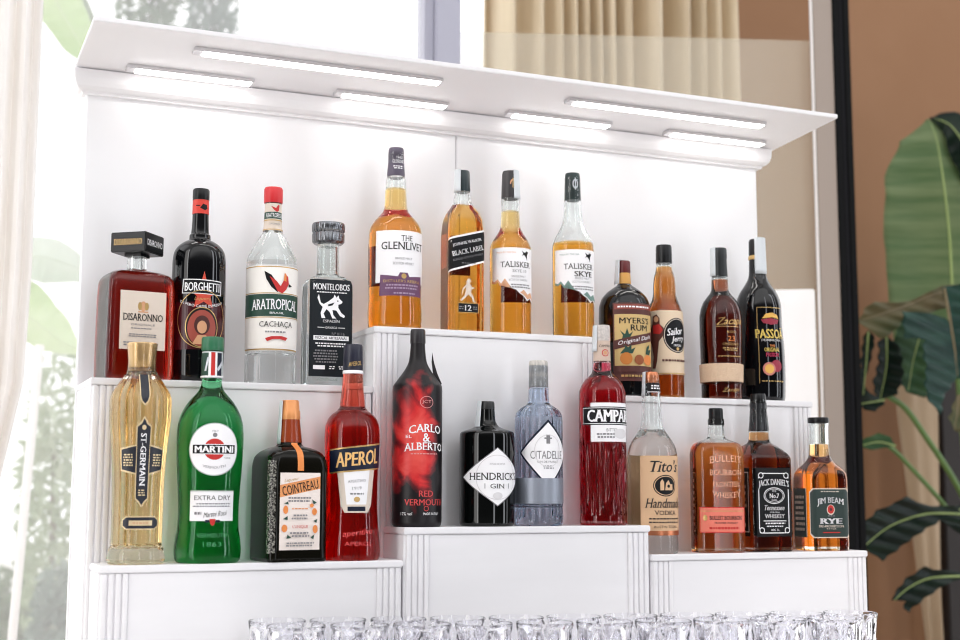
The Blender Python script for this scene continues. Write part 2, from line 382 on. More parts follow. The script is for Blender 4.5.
B=Bottle('mezcal_bottle','square clear bottle with black wolf label and broad grey knurled stopper','bottle',326,MID,
 [(385,22.5,15,4),(382,23.2,15.6,4.5),(300,23.2,15.6,4.5),(286,22.8,15.4,5),(280,20.5,14.4,6),(277,16,13,8),(275,11.8,11.8,11.8),(270,11,11,11),(244,10.8,10.8,10.8)],va=15,kind='glass',body=glass('greyish_glass',(.92,.945,.94)),fill=279,mouth=246,wall=2.6)
B.part('stopper',[(243,14.2),(241,16.2),(233,16.4),(231.6,15.4),(230,16.6),(224,16.8),(222,16)],mat('grey_metal',(120,122,126),.2,.85),ridge=(28,.035,1.5))
blk=mat('mezcal_black',(22,28,33),.5,spec=.25)
B.label('label',[(blk,'R',-22,22,281,378),(wh,'T','MONTELOBOS',0,288.5,37,6.6,dict(bold=.03)),(wh,'S',-17,17,293,295,1),
 (wh,'P',[(-13,296),(-11,304.5),(-8,306),(-3,303),(2,299),(3,296),(5,299),(7,296.6),(8,300),(11.4,303),(10,305),(7,306),(7,309),(10,314),(14,317),(13,319),(9,317.5),(5,312),(1,311.5),(2,316.5),(5,320),(1,320),(-2,313.5),(-5,311),(-8,315.5),(-6,320),(-10,320),(-11,315),(-9,309),(-12,306),(-14.5,300)]),(blk,'C',6.4,302.4,.7,.7),(blk,'P',[(-4,306.5),(3,304),(1,307),(-3,308)]),
 (wh,'T','ESPADÍN',0,322.5,17,3.6,dict(bold=.02)),(wh,'R',-14,-7,329,329.6),(wh,'T','OAXACA',0,329.3,12,2.4,{}),(wh,'R',7,14,329,329.6),(wh,'R',-18,18,337.5,342),(blk,'T','MEZCAL ARTESANAL',0,339.7,33,2.7,dict(bold=.02)),(wh,'S',-17,17,344,349,2),(grey,'S',-18,8,351,365,5),(wh,'R',-18,-6,367,371),(wh,'S',-2,4,367,371,2),(wh,'S',8,17,367,371,2),(grey,'T','Nº 0116',7,335.5,13,3,{})])
B.label('embossing',[(mat('embossed_glass',(150,166,160),.2),'T','lobos',-3,380.3,22,3.6,dict(shear=.4))])

# ================================================================== top shelf
B=Bottle('single_malt_bottle','amber whisky bottle with white label over a purple panel, tallest on the top shelf','bottle',394.5,MIDC,
 [(328,25.4),(325,26.6),(314,27),(300,26.2),(285,26.4),(240,26.8),(228,25.4),(221,21.5),(215,16.5),(210,12.6),(205,11.4),(190,10.6),(176,9.6),(174,8.4),(150,8)],va=19,kind='glass',body=CLEAR,liq=amber,fill=187,mouth=176)
B.part('capsule',[(174.5,8.9),(173,9.1),(160,8.1),(147,7.7),(145,7)],mat('capsule_grey',(92,84,100),.4,.2))
B.label('capsule_lettering',[(wh,'T','THE',0,156,6,2.4,{}),(wh,'T','GLENLIVET',0,160,13,3.2,dict(serif=1)),(wh,'S',-6,6,164,168,2)],mp=lambda u,v,o:Vector(((8.6*B.s+o)*math.sin(u/(8.6*B.s)),-(8.6*B.s+o)*math.cos(u/(8.6*B.s)),v)))
B.label('label',[(wh,'R',-30,30,234,286),(purple,'P',[(-24,278),(-6,280),(-4,276),(4,276),(6,280),(24,278),(25,299),(-25,299)]),(ink,'T','THE',3,241.5,12,5.4,dict(serif=1)),(ink,'T','GLENLIVET',1,249.3,48,7.6,dict(serif=1,bold=.01)),(grey,'T','SINGLE MALT',0,262,18,2.2,{}),(grey,'T','SCOTCH WHISKY',0,267,22,2.6,dict(serif=1)),(gold,'C',0,279.5,2.6,2.6),(gold,'T',"DISTILLER'S RESERVE",0,284.5,40,2.8,{}),(mat('purple_pale',(176,150,176),.6),'S',-19,19,287,293,2),(mat('purple_pale',(176,150,176),.6),'S',-13,13,295,298,1)])
B.label('back_label',[(purple,'R',52,82,243,284),(mat('purple_dark',(96,52,62),.6),'R',-82,-52,243,284)])

B=Bottle('blended_scotch_bottle','square amber whisky bottle with slanted black label and dark twist cap','bottle',462,MIDC,
 [(331,17.6,16.6,4),(329,18.2,17,4.5),(240,18.2,17,4.5),(222,17.2,16.4,5.5),(214,15.4,15,7),(207,12,12,9),(201,9.2,9.2,9.2),(196,8.2,8.2,8.2),(190,7.8,7.8,7.8),(170,7,7,7)],va=20,kind='glass',body=CLEAR,liq=amber,fill=205,mouth=191)
B.part('cap',[(190,7.8),(188,8),(182,7.6),(170,7.4),(168.5,6.8)],mat('cap_green_black',(32,46,48),.3))
B.strip(-75,-12,168,191,8.2,8.6)
B.label('label',[(wh,'P',[(-23,275.5),(-23,241),(19,230),(40,230),(40,263),(19,263)]),(bk,'P',[(-23,273.5),(-23,243),(19,232),(40,232),(40,261),(19,261)]),(wh,'T','JOHNNIE WALKER',-1,244.5,31,3.6,dict(serif=1,rot=14.5)),(wh,'T','BLACK LABEL',0,252.5,34,5,dict(serif=1,bold=.015,rot=14.5)),(grey,'T','BLENDED SCOTCH WHISKY',0,259,32,2,dict(rot=14.5)),(grey,'S',-8,10,264.5,266,1),
 (cream,'P',[(-1,281),(2,280.5),(2.5,283),(4,283.5),(1.5,284.5),(2,286.5),(4,289),(7,289.5),(7,290.5),(3.5,291),(3,295),(6,299),(6.5,303),(9,304),(5,304.2),(4,300),(0,296.5),(-3,300),(-7,303.5),(-9,302),(-7.5,301.5),(-4,298),(-2.5,293),(-2,289),(-5,292),(-6,297),(-7,297),(-6,291),(-2,286.5),(-1.5,284.5),(-3,284),(-1,283.2)]),(bk,'R',-11,11,305,315),(gold,'F',-11,11,305,315,.7),(wh,'T','12',0,310,7,5.6,dict(bold=.03)),(grey,'S',-10,-5,308,312,2),(grey,'S',5,10,308,312,2)])
B.label('back_label',[(dred,'R',56,82,234,274)])

def ragged(B,name):   # white label whose lower edge is a torn mountain line
    e=[(-28,285),(-26,283),(-23,286),(-20,284),(-17,288),(-13,283),(-9,287),(-5,291),(-1,292),(3,296),(7,298),(12,303),(17,300),(22,304),(28,300)]
    return [(28,250),(-28,250)]+e
for nm,lab,px,ptop,rows,va,cap,fill,words,hills in (
 ('island_malt_bottle','whisky bottle with torn-edged white label and white paper strip on its capsule','',0,
  [(333,19.8),(331,20.6),(255,20.8),(247,20.4),(240,17.5),(232,12.5),(226,10),(218,9.4),(206,9),(197,9.2),(196,8.6),(175,8)],18,[(197.5,9),(195,9.2),(172,8.3),(169,7.6)],210,('TALISKER',),mat('hill_orange',(228,176,140),.6)),
 ('island_malt_bottle','whisky bottle with torn-edged white label, filled only to its shoulder, rightmost on top shelf','',0,
  [(335,19.8),(333,20.6),(255,20.8),(246,20.6),(239,18.6),(230,14),(222,10.6),(214,9.2),(206,8.6),(199,8.4),(175,7.8)],20,[(199,8),(197,8.3),(174,7.6),(171,7)],243,('TALISKER','SKYE'),mat('hill_teal',(120,150,142),.6))):
    px=510.5 if fill==210 else 573.5
    B=Bottle(nm,lab,'bottle',px,MIDC,rows,va=va,kind='glass',body=CLEAR,liq=amber,fill=fill,mouth=rows[-1][0]+12,group='island malt whisky pair on the top shelf')
    cm=mat('capsule_dark',(52,50,52),.4) if fill==210 else mat('capsule_teal',(38,58,58),.4)
    B.part('capsule',cap,cm)
    B.label('capsule_emblem',[(skin if fill==210 else silver,'C',0,183,3,5),(cm,'C',0,183,1.8,3.2),(gold if fill==210 else silver,'R',-.5,.5,177,189)],mp=lambda u,v,o:Vector(((8.5*B.s+o)*math.sin(u/(8.5*B.s)),-(8.5*B.s+o)*math.cos(u/(8.5*B.s)),v)))
    if fill==210: B.strip(22,85,168.5,198,8.6,10.2)
    dy=0 if fill==210 else 2
    it=[(wh,'P',[(u,y+dy) for u,y in ragged(B,nm)])]
    it+=[(hills,'P',[(u,y+dy) for u,y in ((-28,285),(-26,283),(-23,286),(-20,284),(-17,288),(-13,283),(-9,287),(-5,291),(-8,287),(-12,281),(-16,286),(-20,281.5),(-24,284),(-28,282.5))])]
    it+=[(bk,'P',[(u,y+dy) for u,y in ((5,253),(9,255),(11,253),(14,254),(12,257),(12,262),(10,259),(8,257),(5,258),(7,256))])]
    it+=[(hills,'T','MADE BY THE SEA',-11,255+dy,20,1.6,{})]
    it+=[(ink,'T','TALISKER',0,267+dy,33,5.6,dict(serif=1))]
    if fill==243: it+=[(ink,'T','SKYE',4,274.5+dy,20,5.4,dict(serif=1,bold=.02))]
    else: it+=[(grey,'T','SKYE 10',3,273.5,15,3,{})]
    it+=[(grey,'T','SINGLE MALT',2,279+dy,15,2.2,{}),(grey,'T','SCOTCH WHISKY',2,282.5+dy,20,2,{}),(grey,'S',-8,18,286+dy,291+dy,2),(hills,'P',[(3,295+dy),(7,292+dy),(12,296.5+dy),(17,294+dy),(23,302+dy),(17,299.5+dy),(12,301+dy),(7,297+dy)])]
    B.label('label',it)
    B.label('back_label',[(dred,'R',-62,-28-18,268,301),(dred,'R',44,62,268,301)])

# ================================================================== upper right shelf
B=Bottle('dark_rum_bottle','round-shouldered black rum bottle with brown-bordered pineapple label','bottle',625.5,MIDR,
 [(398,25),(396,26),(330,26),(309,25.8),(300,23.6),(293,18.6),(288,12.4),(285,8),(283,6.4),(278,6),(262,5.6)],va=27,kind='dark',body=blackgloss)
B.part('neck_sleeve',[(283.5,6.9),(283,6.9),(273,6.2),(272,6.2)],mat('sleeve_gold',(214,160,84),.35))
B.part('cap',[(272.5,6.2),(271,6.4),(261.5,6.2),(260,5.6)],mat('cap_oxblood',(96,26,28),.35))
B.strip(-95,-30,259.5,284,8.4,10)
yel=mat('label_yellow',(208,178,118),.55); brn=mat('label_brown',(86,40,34),.5)
B.label('label',[(brn,'R',-24,24,305.5,383),(yel,'R',-22.5,22.5,317,368),(mat('stripe_brown',(140,64,52),.5),'R',-22.5,22.5,307,312),(wh,'S',-20,20,308,311,1),(bk,'T',"MYERS'S",-1,323.3,33,6,dict(bold=.02)),(bk,'T','RUM',3,330.4,19,6,dict(bold=.02)),
 (green,'P',[(-16,345),(-14,338),(-17,333),(-12,337),(-10,331),(-8,337),(-4,334),(-7,340),(-5,345)]),(green,'P',[(10,356),(12,349),(17,346),(15,352),(20,351),(16,357)]),(brn,'P',[(-22.5,352),(-22.5,343),(22.5,333),(22.5,342)]),(wh,'T','Original Dark',0,342.6,38,5,dict(shear=.3,rot=12)),(green,'P',[(-17,356),(-12,350),(-14,347),(-9,350),(-6,347),(-6,352),(-2,350),(-5,356)]),(mat('pineapple',(196,120,48),.5),'C',-11,361,6,6),(mat('pineapple_dark',(150,80,36),.5),'C',2,362,5,5),(orange,'C',13,362,6,5),(brn,'R',-22.5,22.5,371,374),(gold,'S',-18,18,376,380,1)])

B=Bottle('spiced_rum_bottle','amber-red rum bottle with black cap and cream label carrying a black oval','bottle',666,MIDR,
 [(398,17.6),(395,18.4),(330,18.4),(314,17.8),(306,15.4),(299,12.6),(293,11.4),(286,11.2),(277,10.4),(270,8.4),(263,7.8),(250,7)],va=25,kind='glass',body=CLEAR,liq=liquid('spiced_rum',(.55,.105,.006),.05),fill=266,mouth=263.5)
B.part('cap',[(262.5,8),(261,8.2),(246,8),(244,7.4)],blackcap)
B.label('label',[(mat('label_parchment',(226,204,176),.6),'R',-32,24,312,376),(bk,'C',5,337,15,17.5),(cream,'O',5,337,14,16.5,.6),(wh,'T','Sailor',3,333,19,7,dict(shear=.3,rot=8,bold=.02)),(wh,'T','Jerry',6,341,17,7,dict(shear=.3,rot=8,bold=.02)),(wh,'T','SPICED',5,347,9,2,{}),(gold,'C',5,350.5,1.6,1.6),
 (mat('figure_brown',(92,44,32),.6),'P',[(-20,318),(-16,316),(-13,320),(-13,326),(-9,330),(-10,338),(-14,343),(-15,352),(-16,362),(-18,370),(-21,370),(-20,358),(-22,346),(-25,340),(-23,330),(-21,325)]),(red,'P',[(-20,327),(-13,326),(-10,332),(-13,336),(-20,335)]),(skin,'C',-16.5,321,2.4,3),(brn,'S',-14,20,360,364,1),(gold,'R',-32,24,374.4,375.4)])

B=Bottle('aged_rum_bottle','dark rum bottle with woven straw band around its base and gold script','bottle',722,(.106*U,MIDR[1]),
 [(399,19.4),(397,20),(370,20.2),(330,21),(318,21),(311,20),(303,17.4),(297,13.4),(292,9.6),(289,8.6),(280,8.2),(276,8),(252,7)],va=30,kind='glass',body=CLEAR,liq=liquid('aged_rum',(.12,.007,.0012),.06),fill=279,mouth=277)
B.part('capsule',[(276,7.8),(275,8),(258,7.4),(257,7.8),(248.5,7.6),(247,7)],mat('capsule_black',(30,34,36),.35))
B.strip(-85,-25,247,276,8.6,9.2)
straw=noisy('woven_straw',(230,204,176),(210,178,148),(500,500,900),.8,.4)
B.part('straw_band',[(383,21),(382.5,21.4),(365.5,21.9),(365,21.4)],straw)
B.label('front_lettering',[(gold,'T','Zacapa',0,324,31,9.5,dict(shear=.45,rot=3,bold=.02)),(gold,'R',-15,12,328.2,328.8),(gold,'T','RON',0,334,9,2.4,{}),(orange,'T','23',0,340.5,8,5,dict(serif=1)),(gold,'T','CENTENARIO',0,346,18,2.4,{}),(gold,'S',-9,9,349,353,2),(gold,'S',-14,14,357,359,1)])
B.label('foot_lettering',[(gold,'T','Zacapa',0,391.5,20,5,dict(shear=.45,rot=3))])

B=Bottle('passion_fruit_liqueur_bottle','tall curvy black bottle with yellow letters and passion fruit picture, rightmost on its shelf','bottle',760.5,(.136*U,MIDR[1]),
 [(400,23),(397,24.4),(370,25),(350,24.6),(325,22.8),(308,22.6),(300,21.2),(292,18),(284,12.8),(278,9.6),(273,8.6),(262,8.2),(240,7.6)],va=31,kind='dark',body=blackgloss)
B.part('cap',[(255,8),(253,8.3),(240,8),(238,7.2)],blackcap)
B.part('gold_ring',[(259,8.5),(258,8.8),(255.5,8.8),(254.8,8.4)],gold)
B.strip(-15,72,237,274,8.8,9.6)
B.label('printed_label',[(gold,'R',-14,15,309.5,310.2),(gold,'R',-14,-13.4,310,385),(mat('fruit_gold',(226,176,84),.5),'P',[(-9,321),(-5,316),(2,315),(8,317),(10,321),(2,319.5)]),(mat('fruit_purple',(150,34,58),.5),'P',[(-10,322),(0,320.5),(10,322),(8,326),(0,327),(-8,325.5)]),(mat('gold_letters',(226,196,96),.4),'T','PASSOÃ',0,335,32,11.5,dict(bold=.03)),(wh,'T','THE PASSION DRINK',0,342.5,22,2,{}),(orange,'T','THE',0,348,6,2.4,{}),(mat('gold_letters',(226,196,96),.4),'T','ORIGINAL',0,352,17,4,dict(bold=.02)),(mat('pink_print',(190,40,80),.5),'T','PASSION',0,357,14,4,dict(bold=.03)),(mat('fruit_purple',(150,34,58),.5),'C',4,368,6.5,6),(mat('fruit_pink',(196,120,110),.5),'C',-4,371,6.5,6.5),(mat('fruit_gold',(226,176,84),.5),'C',-4,371,4.6,4.6),(gold,'S',-13,15,382,384,1)])

# ================================================================== lower left shelf
STG=glass('elderflower_glass',(.99,.97,.92))
B=Bottle('elderflower_liqueur_bottle','tall fluted pale golden bottle with flared gold stopper and slim navy vertical label','bottle',135.5,LOW,
 [(564,27.6),(561,28.4),(552,27.6),(548,26.8),(546,25.2),(530,25.2),(500,25.4),(470,26.4),(440,28.6),(415,31),(402,31),(394,29),(386,24),(378,18.6),(373,15.4),(369,14.2),(362,13.8),(346,15)],va=8,kind='glass',body=STG,liq=liquid('elderflower',(.93,.74,.44)),fill=381,mouth=372,flute=(10,.10,551,372),wall=3.4,foot=2,lbot=15)
B.part('stopper',[(372,11.6),(368,12.8),(358,13.4),(347,14.6),(344,15.2),(343,14.6)],mat('gold_metal',(208,176,130),.28,.85))
B.part('neck_collar',[(373,13.8),(372,14.4),(369.5,14.4),(368.5,13.8)],CLEAR)
def fm(u,v,o): 
    p=B.map(u,v,o+.0002); return p
nv=mat('stg_navy',(30,33,44),.4); gl=mat('stg_gold',(222,200,160),.4,.3)
B.label('label',[(gl,'P',[(-5,376),(5,376),(5,398),(3.5,404),(0,408),(-3.5,404),(-5,398)]),(nv,'P',[(-4,376),(4,376),(4,398),(2.6,403),(0,406),(-2.6,403),(-4,398)]),
 (gl,'P',[(-6.5,500),(-7.5,428),(-3,424),(0,418),(3,424),(7.5,428),(6.5,500),(3,503),(0,508),(-3,503)]),(gl,'P',[(-23,450),(-6,446),(6,446),(23,450),(22,472),(6,476),(-6,476),(-22,472)]),(nv,'P',[(-21.6,451.4),(-6,447.6),(6,447.6),(21.6,451.4),(20.6,470.6),(6,474.4),(-6,474.4),(-20.6,470.6)]),(gl,'P',[(-6.5,480),(-6.5,445),(6.5,445),(6.5,480)]),(nv,'P',[(-5.3,499),(-6.2,429),(-2.4,426),(0,420.5),(2.4,426),(6.2,429),(5.3,499),(2.4,501.6),(0,505.5),(-2.4,501.6)]),
 (wh,'T','ST-GERMAIN',0,461,52,5.4,dict(serif=1,bold=.03,rot=-90)),(gl,'C',0,429.5,2,2.5),(gl,'S',-3.5,3.5,490,497,3),(gl,'S',-19,-9,455,468,5),(gl,'S',9,19,455,468,5),
 (gl,'P',[(-18,520),(-14,516.5),(14,516.5),(18,520),(18,526),(14,529.5),(-14,529.5),(-18,526)]),(nv,'P',[(-17,520.5),(-13.5,517.6),(13.5,517.6),(17,520.5),(17,525.5),(13.5,528.4),(-13.5,528.4),(-17,525.5)]),(gl,'R',-11,11,520.6,525.6),(kraft,'S',-9,9,521,525,1)],dv=.006)

GRN=glass('green_glass',(.64,.93,.76))
B=Bottle('vermouth_bottle','green glass bottle with round white label, red dot and green cap','bottle',207,LOW,
 [(561,30),(558,32.4),(550,33),(540,32),(528,30.2),(512,29.8),(490,30.8),(465,32.4),(440,33.2),(428,32.6),(418,30.4),(409,26.4),(401,21),(394,14.8),(390,12),(386,10.6),(382,10),(378,10.4),(360,10.4),(350,10)],va=8,kind='glass',body=GRN,liq=liquid('green_vermouth',(.13,.66,.32),.07),fill=383,mouth=352)
B.part('cap',[(351,10.8),(349.5,11.2),(339,11.2),(337,10.4)],mat('cap_green',(44,110,76),.35),ridge=(40,.03,2))
B.label('neck_label',[(mat('neck_silver',(196,206,206),.4),'R',-33,33,352,379),(green,'R',-33,-5,353.5,377),(wh,'R',-5,-2.5,353,378),(red,'R',-2.5,1.5,353,378),(wh,'R',1.5,3.5,353,378),(navy,'R',3.5,9,353.5,377),(silver,'P',[(3,370),(10,360),(12,362),(5,372)]),(silver,'P',[(-9,372),(-6,358),(-4,358),(-7,372)]),(wh,'R',-33,33,376.6,378)])
B.label('round_label',[(mat('label_rim',(190,196,196),.4),'C',0,451,26,26),(wh,'C',0,451,25,25),(grey,'T','1863',0,433,6,2,{}),(grey,'C',0,437,2.2,2.2),(red,'C',0,451,10.4,10.4),(wh,'R',-22.4,22.4,446,456),(bk,'R',-21.6,21.6,446.7,455.3),(wh,'T','MARTINI',0,451,39,6.4,dict(bold=.05)),(grey,'T','TORINO',13,459.5,7,1.6,{}),(grey,'T','VERMOUTH',0,469,22,2.4,dict(arch=-2))],dv=.006)
B.label('label',[(wh,'R',-23,23,491.5,521),(mat('label_stripe_grey',(214,218,216),.5),'R',-23,23,491.5,493),(ink,'T','EXTRA DRY',0,498.4,37,4.4,{}),(grey,'S',-20,20,503,508,2),(ink,'T','Martini Rossi',3,514,24,5,dict(shear=.5,rot=6)),(red,'P',[(-3,519),(3,519),(2,524),(0,526),(-2,524)]),(navy,'R',-7,-3,520,522.5),(navy,'R',3,7,520,522.5),(grey,'S',-18,-10,511,516,1)])
B.label('embossing',[(mat('green_emboss',(70,150,100),.2),'T','VERMOUTH',0,535,30,4,{}),(mat('green_emboss',(70,150,100),.2),'T','1863',0,543.5,18,4.5,{})],dv=.006)

BRG=mat('brown_glass',(14,13,8),.07,spec=.22)
B=Bottle('orange_liqueur_bottle','squat square dark brown bottle with orange cap and white label under an orange banner','bottle',287.5,LOW,
 [(560,30,30,6),(557,31,31,8),(540,31,31,9),(470,31,31,9),(459,30,30,11),(453,26.5,26.5,14),(449,20,20,16),(447,14,14,14),(444,12,12,12),(432,10.4,10.4,10.4),(420,9.4,9.4,9.4)],va=21,kind='dark',body=BRG)
B.part('neck_sleeve',[(443.5,12.3),(443,12.3),(421,9.8),(420,9.8)],mat('sleeve_amber',(150,60,30),.2),ridge=None)
B.part('cap',[(420.5,9.9),(419,10.2),(412,9.9),(411,9.2),(403,8.8),(401,8)],mat('cap_orange',(222,150,92),.35,.25))
B.strip(-95,-45,402,445,10.6,12.8)
pale=mat('label_paper',(240,228,220),.6)
B.label('embossed_corner',[(noisy('corner_mottle',(16,12,10),(150,148,140),(420,420,420),.15,.3,3,.5,.45,.62),'R',-35,-25,462,552)],dv=.004)
B.label('neck_ribbon',[(orange,'R',-3.2,3.2,444,472)],mp=lambda u,v,o:B.map(u,v,o+.0006),dv=.004)
B.label('label',[(pale,'R',-21,21,474,549),(mat('banner_orange',(226,150,92),.5),'P',[(-21,498),(-21,486),(21,477.5),(21,489.5)]),(gold,'T','Liqueur',-9,481,16,4,dict(shear=.4,rot=10)),(ink,'T','COINTREAU',0,488.4,38,9.4,dict(rot=11.5,bold=.01)),(grey,'S',-13,13,497,503,2),(mat('banner_orange',(226,150,92),.5),'S',-10,10,508,510,1),
 (orange,'C',-15,510,2.6,4),(orange,'C',-16,528,3,3.6),(orange,'C',15,512,2.6,3.4),(orange,'C',16,529,2.6,4),(orange,'C',12,506,2,2),(green,'P',[(-17,504),(-13,502),(-12,505)]),(green,'P',[(-18,519),(-13,516),(-13,520)]),(green,'P',[(12,500),(17,503),(14,505)]),(green,'P',[(14,521),(18,519),(17,523)]),(green,'P',[(-13,534),(-9,537),(-14,538)]),(green,'P',[(11,537),(15,534),(14,539)]),(grey,'S',-9,9,514,520,2),(red,'T',"L'UNIQUE",0,526.6,16,3.4,{}),(grey,'S',-11,11,531,537,2),(grey,'S',-16,16,541,546,2)])

APG=glass('aperol_glass',(.98,.93,.92))
B=Bottle('aperitif_bottle','red aperitif bottle with navy cap, orange-lit neck and slanted navy banner label','bottle',350.5,LOW,
 [(557,28),(554,29.2),(546,29),(530,27.4),(505,26),(485,26),(460,27),(440,27.8),(430,27.4),(422,25.4),(416,21.4),(413,17.6),(411.5,15.4),(410,14.4),(408,13),(404,12.6),(390,11),(374,10),(350,9)],va=12,kind='glass',body=APG,liq=liquid('aperitif',(.85,.05,.022),.05),fill=374,mouth=372)
B.part('cap',[(371,9.8),(370,10.2),(356,10),(346.5,9.6),(344.5,8.8)],mat('cap_navy',(28,30,48),.35))
B.part('neck_ring',[(374.5,10.3),(374,10.6),(371.5,10.4),(371,10)],wh)
B.label('cap_lettering',[(gold,'T','APEROL',0,364.5,14,4.4,dict(shear=.3,rot=8,bold=.02))],mp=lambda u,v,o:Vector(((10.3*B.s+o)*math.sin(u/(10.3*B.s)),-(10.3*B.s+o)*math.cos(u/(10.3*B.s)),v)))
B.label('label',[(cream,'P',[(-21,468),(21,465),(16,506),(12,513),(-12,513),(-16,506)]),(wh,'P',[(-14,470),(14,468),(10,505),(-10,505)]),(navy,'R',-9,9,507,511.4),(grey,'T','APERITIVO',0,482,18,2.8,dict(rot=4)),(grey,'T','1919',0,489,9,3,dict(rot=4)),(grey,'S',-8,8,493,496,1),(gold,'C',0,500,3,2.6),
 (gold,'P',[(-30,475),(-30,451),(30,444),(30,470)]),(navy,'P',[(-30,473.6),(-30,452.4),(30,445.6),(30,468.6)]),(mat('aperol_letters',(238,190,120),.45),'T','APEROL',1,460,47,13.5,dict(shear=.2,rot=6,bold=.04,hs=.15))],dv=.008)
B.label('embossing',[(mat('aperol_emboss',(230,90,90),.2),'T','aperitivo',2,533,32,7,dict(shear=.3,rot=6)),(mat('aperol_emboss',(230,90,90),.2),'T','APEROL',2,543,28,4,{})],dv=.006)

# ================================================================== lower centre shelf
def smoke(name,zc,hz,s):
    m=mat(name,(20,16,19),.38,spec=.35); nt=m.node_tree; N=nt.nodes; L=nt.links; b=N['Principled BSDF']
    tc=N.new('ShaderNodeTexCoord'); sp=N.new('ShaderNodeSeparateXYZ'); L.new(tc.outputs['Object'],sp.inputs[0])
    no=N.new('ShaderNodeTexNoise'); no.inputs['Scale'].default_value=22; no.inputs['Detail'].default_value=5; no.inputs['Distortion'].default_value=.7; L.new(tc.outputs['Object'],no.inputs['Vector'])
    def mm(op,a,b_):
        n=N.new('ShaderNodeMath'); n.operation=op
        for i,x in enumerate((a,b_)):
            if isinstance(x,(int,float)): n.inputs[i].default_value=x
            else: L.new(x,n.inputs[i])
        return n.outputs[0]
    dz=mm('ABSOLUTE',mm('DIVIDE',mm('SUBTRACT',sp.outputs[2],zc),hz),0)
    dx=mm('ABSOLUTE',mm('DIVIDE',mm('ADD',sp.outputs[0],9*s),22*s),0)
    r=mm('POWER',mm('ADD',mm('POWER',dz,2.2),mm('POWER',dx,2.2)),.5)
    t=mm('ADD',mm('MULTIPLY',no.outputs['Fac'],1.5),mm('MULTIPLY',r,-.75))
    cr=N.new('ShaderNodeValToRGB'); e=cr.color_ramp.elements; e[0].position=.0; e[0].color=(*lin((20,16,19)),1); e[1].position=.75; e[1].color=(*lin((232,96,84)),1)
    k=e.new(.16); k.color=(*lin((110,26,32)),1); k=e.new(.34); k.color=(*lin((206,44,46)),1)
    L.new(t,cr.inputs[0]); L.new(cr.outputs[0],b.inputs['Base Color']); return m
sleeve=smoke('red_smoke_sleeve',.125,.095,.0015)
B=Bottle('red_vermouth_bottle','tall bottle in a black sleeve with a red smoke print, torn flap at its neck','bottle',416.5,LOWC,
 [(525,23.6),(522,24.8),(519,24.9),(392,25),(387,24.6),(381,20.8),(370,13),(362,9.2),(356,8.2),(345,7.4),(334,7.2)],va=22,kind='dark',body=sleeve)
B.part('cap',[(343.5,7.6),(342,7.9),(331,7.6),(329,6.8)],mat('cap_dark',(34,30,34),.35),ridge=(30,.04,2))
bf=bmesh.new(); s=B.s
pr=[(14.6,352),(16.6,363),(20,374),(24.4,384),(21,388),(15.5,374),(14,362)]
fv=[bf.verts.new((u*s,-.5*s,B.h(y))) for u,y in pr]; ff=bf.faces.new(fv)
ex=bmesh.ops.extrude_face_region(bf,geom=[ff]); bmesh.ops.translate(bf,vec=(0,3*s,0),verts=[v for v in ex['geom'] if isinstance(v,bmesh.types.BMVert)])
bmesh.ops.rotate(bf,matrix=Matrix.Rotation(R(-22),3,'Z'),verts=bf.verts)
obj('sleeve_flap',bf,mat('sleeve_black',(30,24,28),.45),B.root)
B.label('emblem',[(mat('print_pink',(220,150,150),.5),'T','JCT',0,404,10,4,{}),(mat('print_pink',(220,150,150),.5),'O',0,404,7,6,.6)])
B.label('front_lettering',[(wh,'T','CARLO',0,429.5,36,8,dict(serif=1,bold=.02,arch=2.5)),(wh,'T','&',0,439,8,8.4,dict(serif=1,bold=.02)),(wh,'T','ALBERTO',-1,447.5,44,7.6,dict(serif=1,bold=.02,arch=1.5)),(wh,'T','EL',-18,438,6,3,{}),(mat('print_pink',(220,150,150),.5),'S',-16,16,454,456,1)])
B.label('foot_lettering',[(mat('print_red',(206,66,66),.5),'T','RED',0,494,15,6,dict(bold=.02)),(mat('print_red',(206,66,66),.5),'T','VERMOUTH',0,502.4,44,6.2,dict(bold=.02)),(mat('print_red',(206,66,66),.5),'O',0,508.5,2.6,2.6,.6),(wh,'T','17% vol',-20,513.6,12,3,{}),(wh,'T','MADE IN ITALY',6,513.6,18,2.4,{})])

B=Bottle('apothecary_gin_bottle','squat black apothecary gin bottle with white diamond label','bottle',487,LOWC,
 [(525,26.4),(522.5,27.6),(440,27.7),(435,27.4),(433,26.4),(431.5,23.6),(429.5,17),(427,12),(424,9.6),(421,8.4),(410,7.6)],va=22,kind='dark',body=mat('dark_glass',(4,6,6),.03,spec=.45))
B.part('stopper',[(421.5,7.4),(420,7.6),(416,7.2),(415,7.7),(404,7.4),(402,6.6)],mat('stopper_black',(28,29,30),.4))
B.strip(-88,-35,402,431,9.6,13)
B.label('diamond_label',[(grey,'P',[(0,448.6),(39,478),(0,506.4),(-39,478)]),(wh,'P',[(0,449.6),(37.6,478),(0,505.4),(-37.6,478)]),(mat('label_ghost',(222,220,222),.6),'O',0,478,22,22,.8),(ink,'T',"HENDRICK'S",-1,477,56,7.4,dict(serif=1,bold=.01)),(ink,'T','GIN',0,486.6,15,4.6,dict(serif=1)),(grey,'R',-13,-12.3,484,489),(grey,'R',12.3,13,484,489),(grey,'T','DISTILLED AND BOTTLED',0,465,16,1.6,{}),(mat('label_ghost',(222,220,222),.6),'C',0,496,5,3.4)])

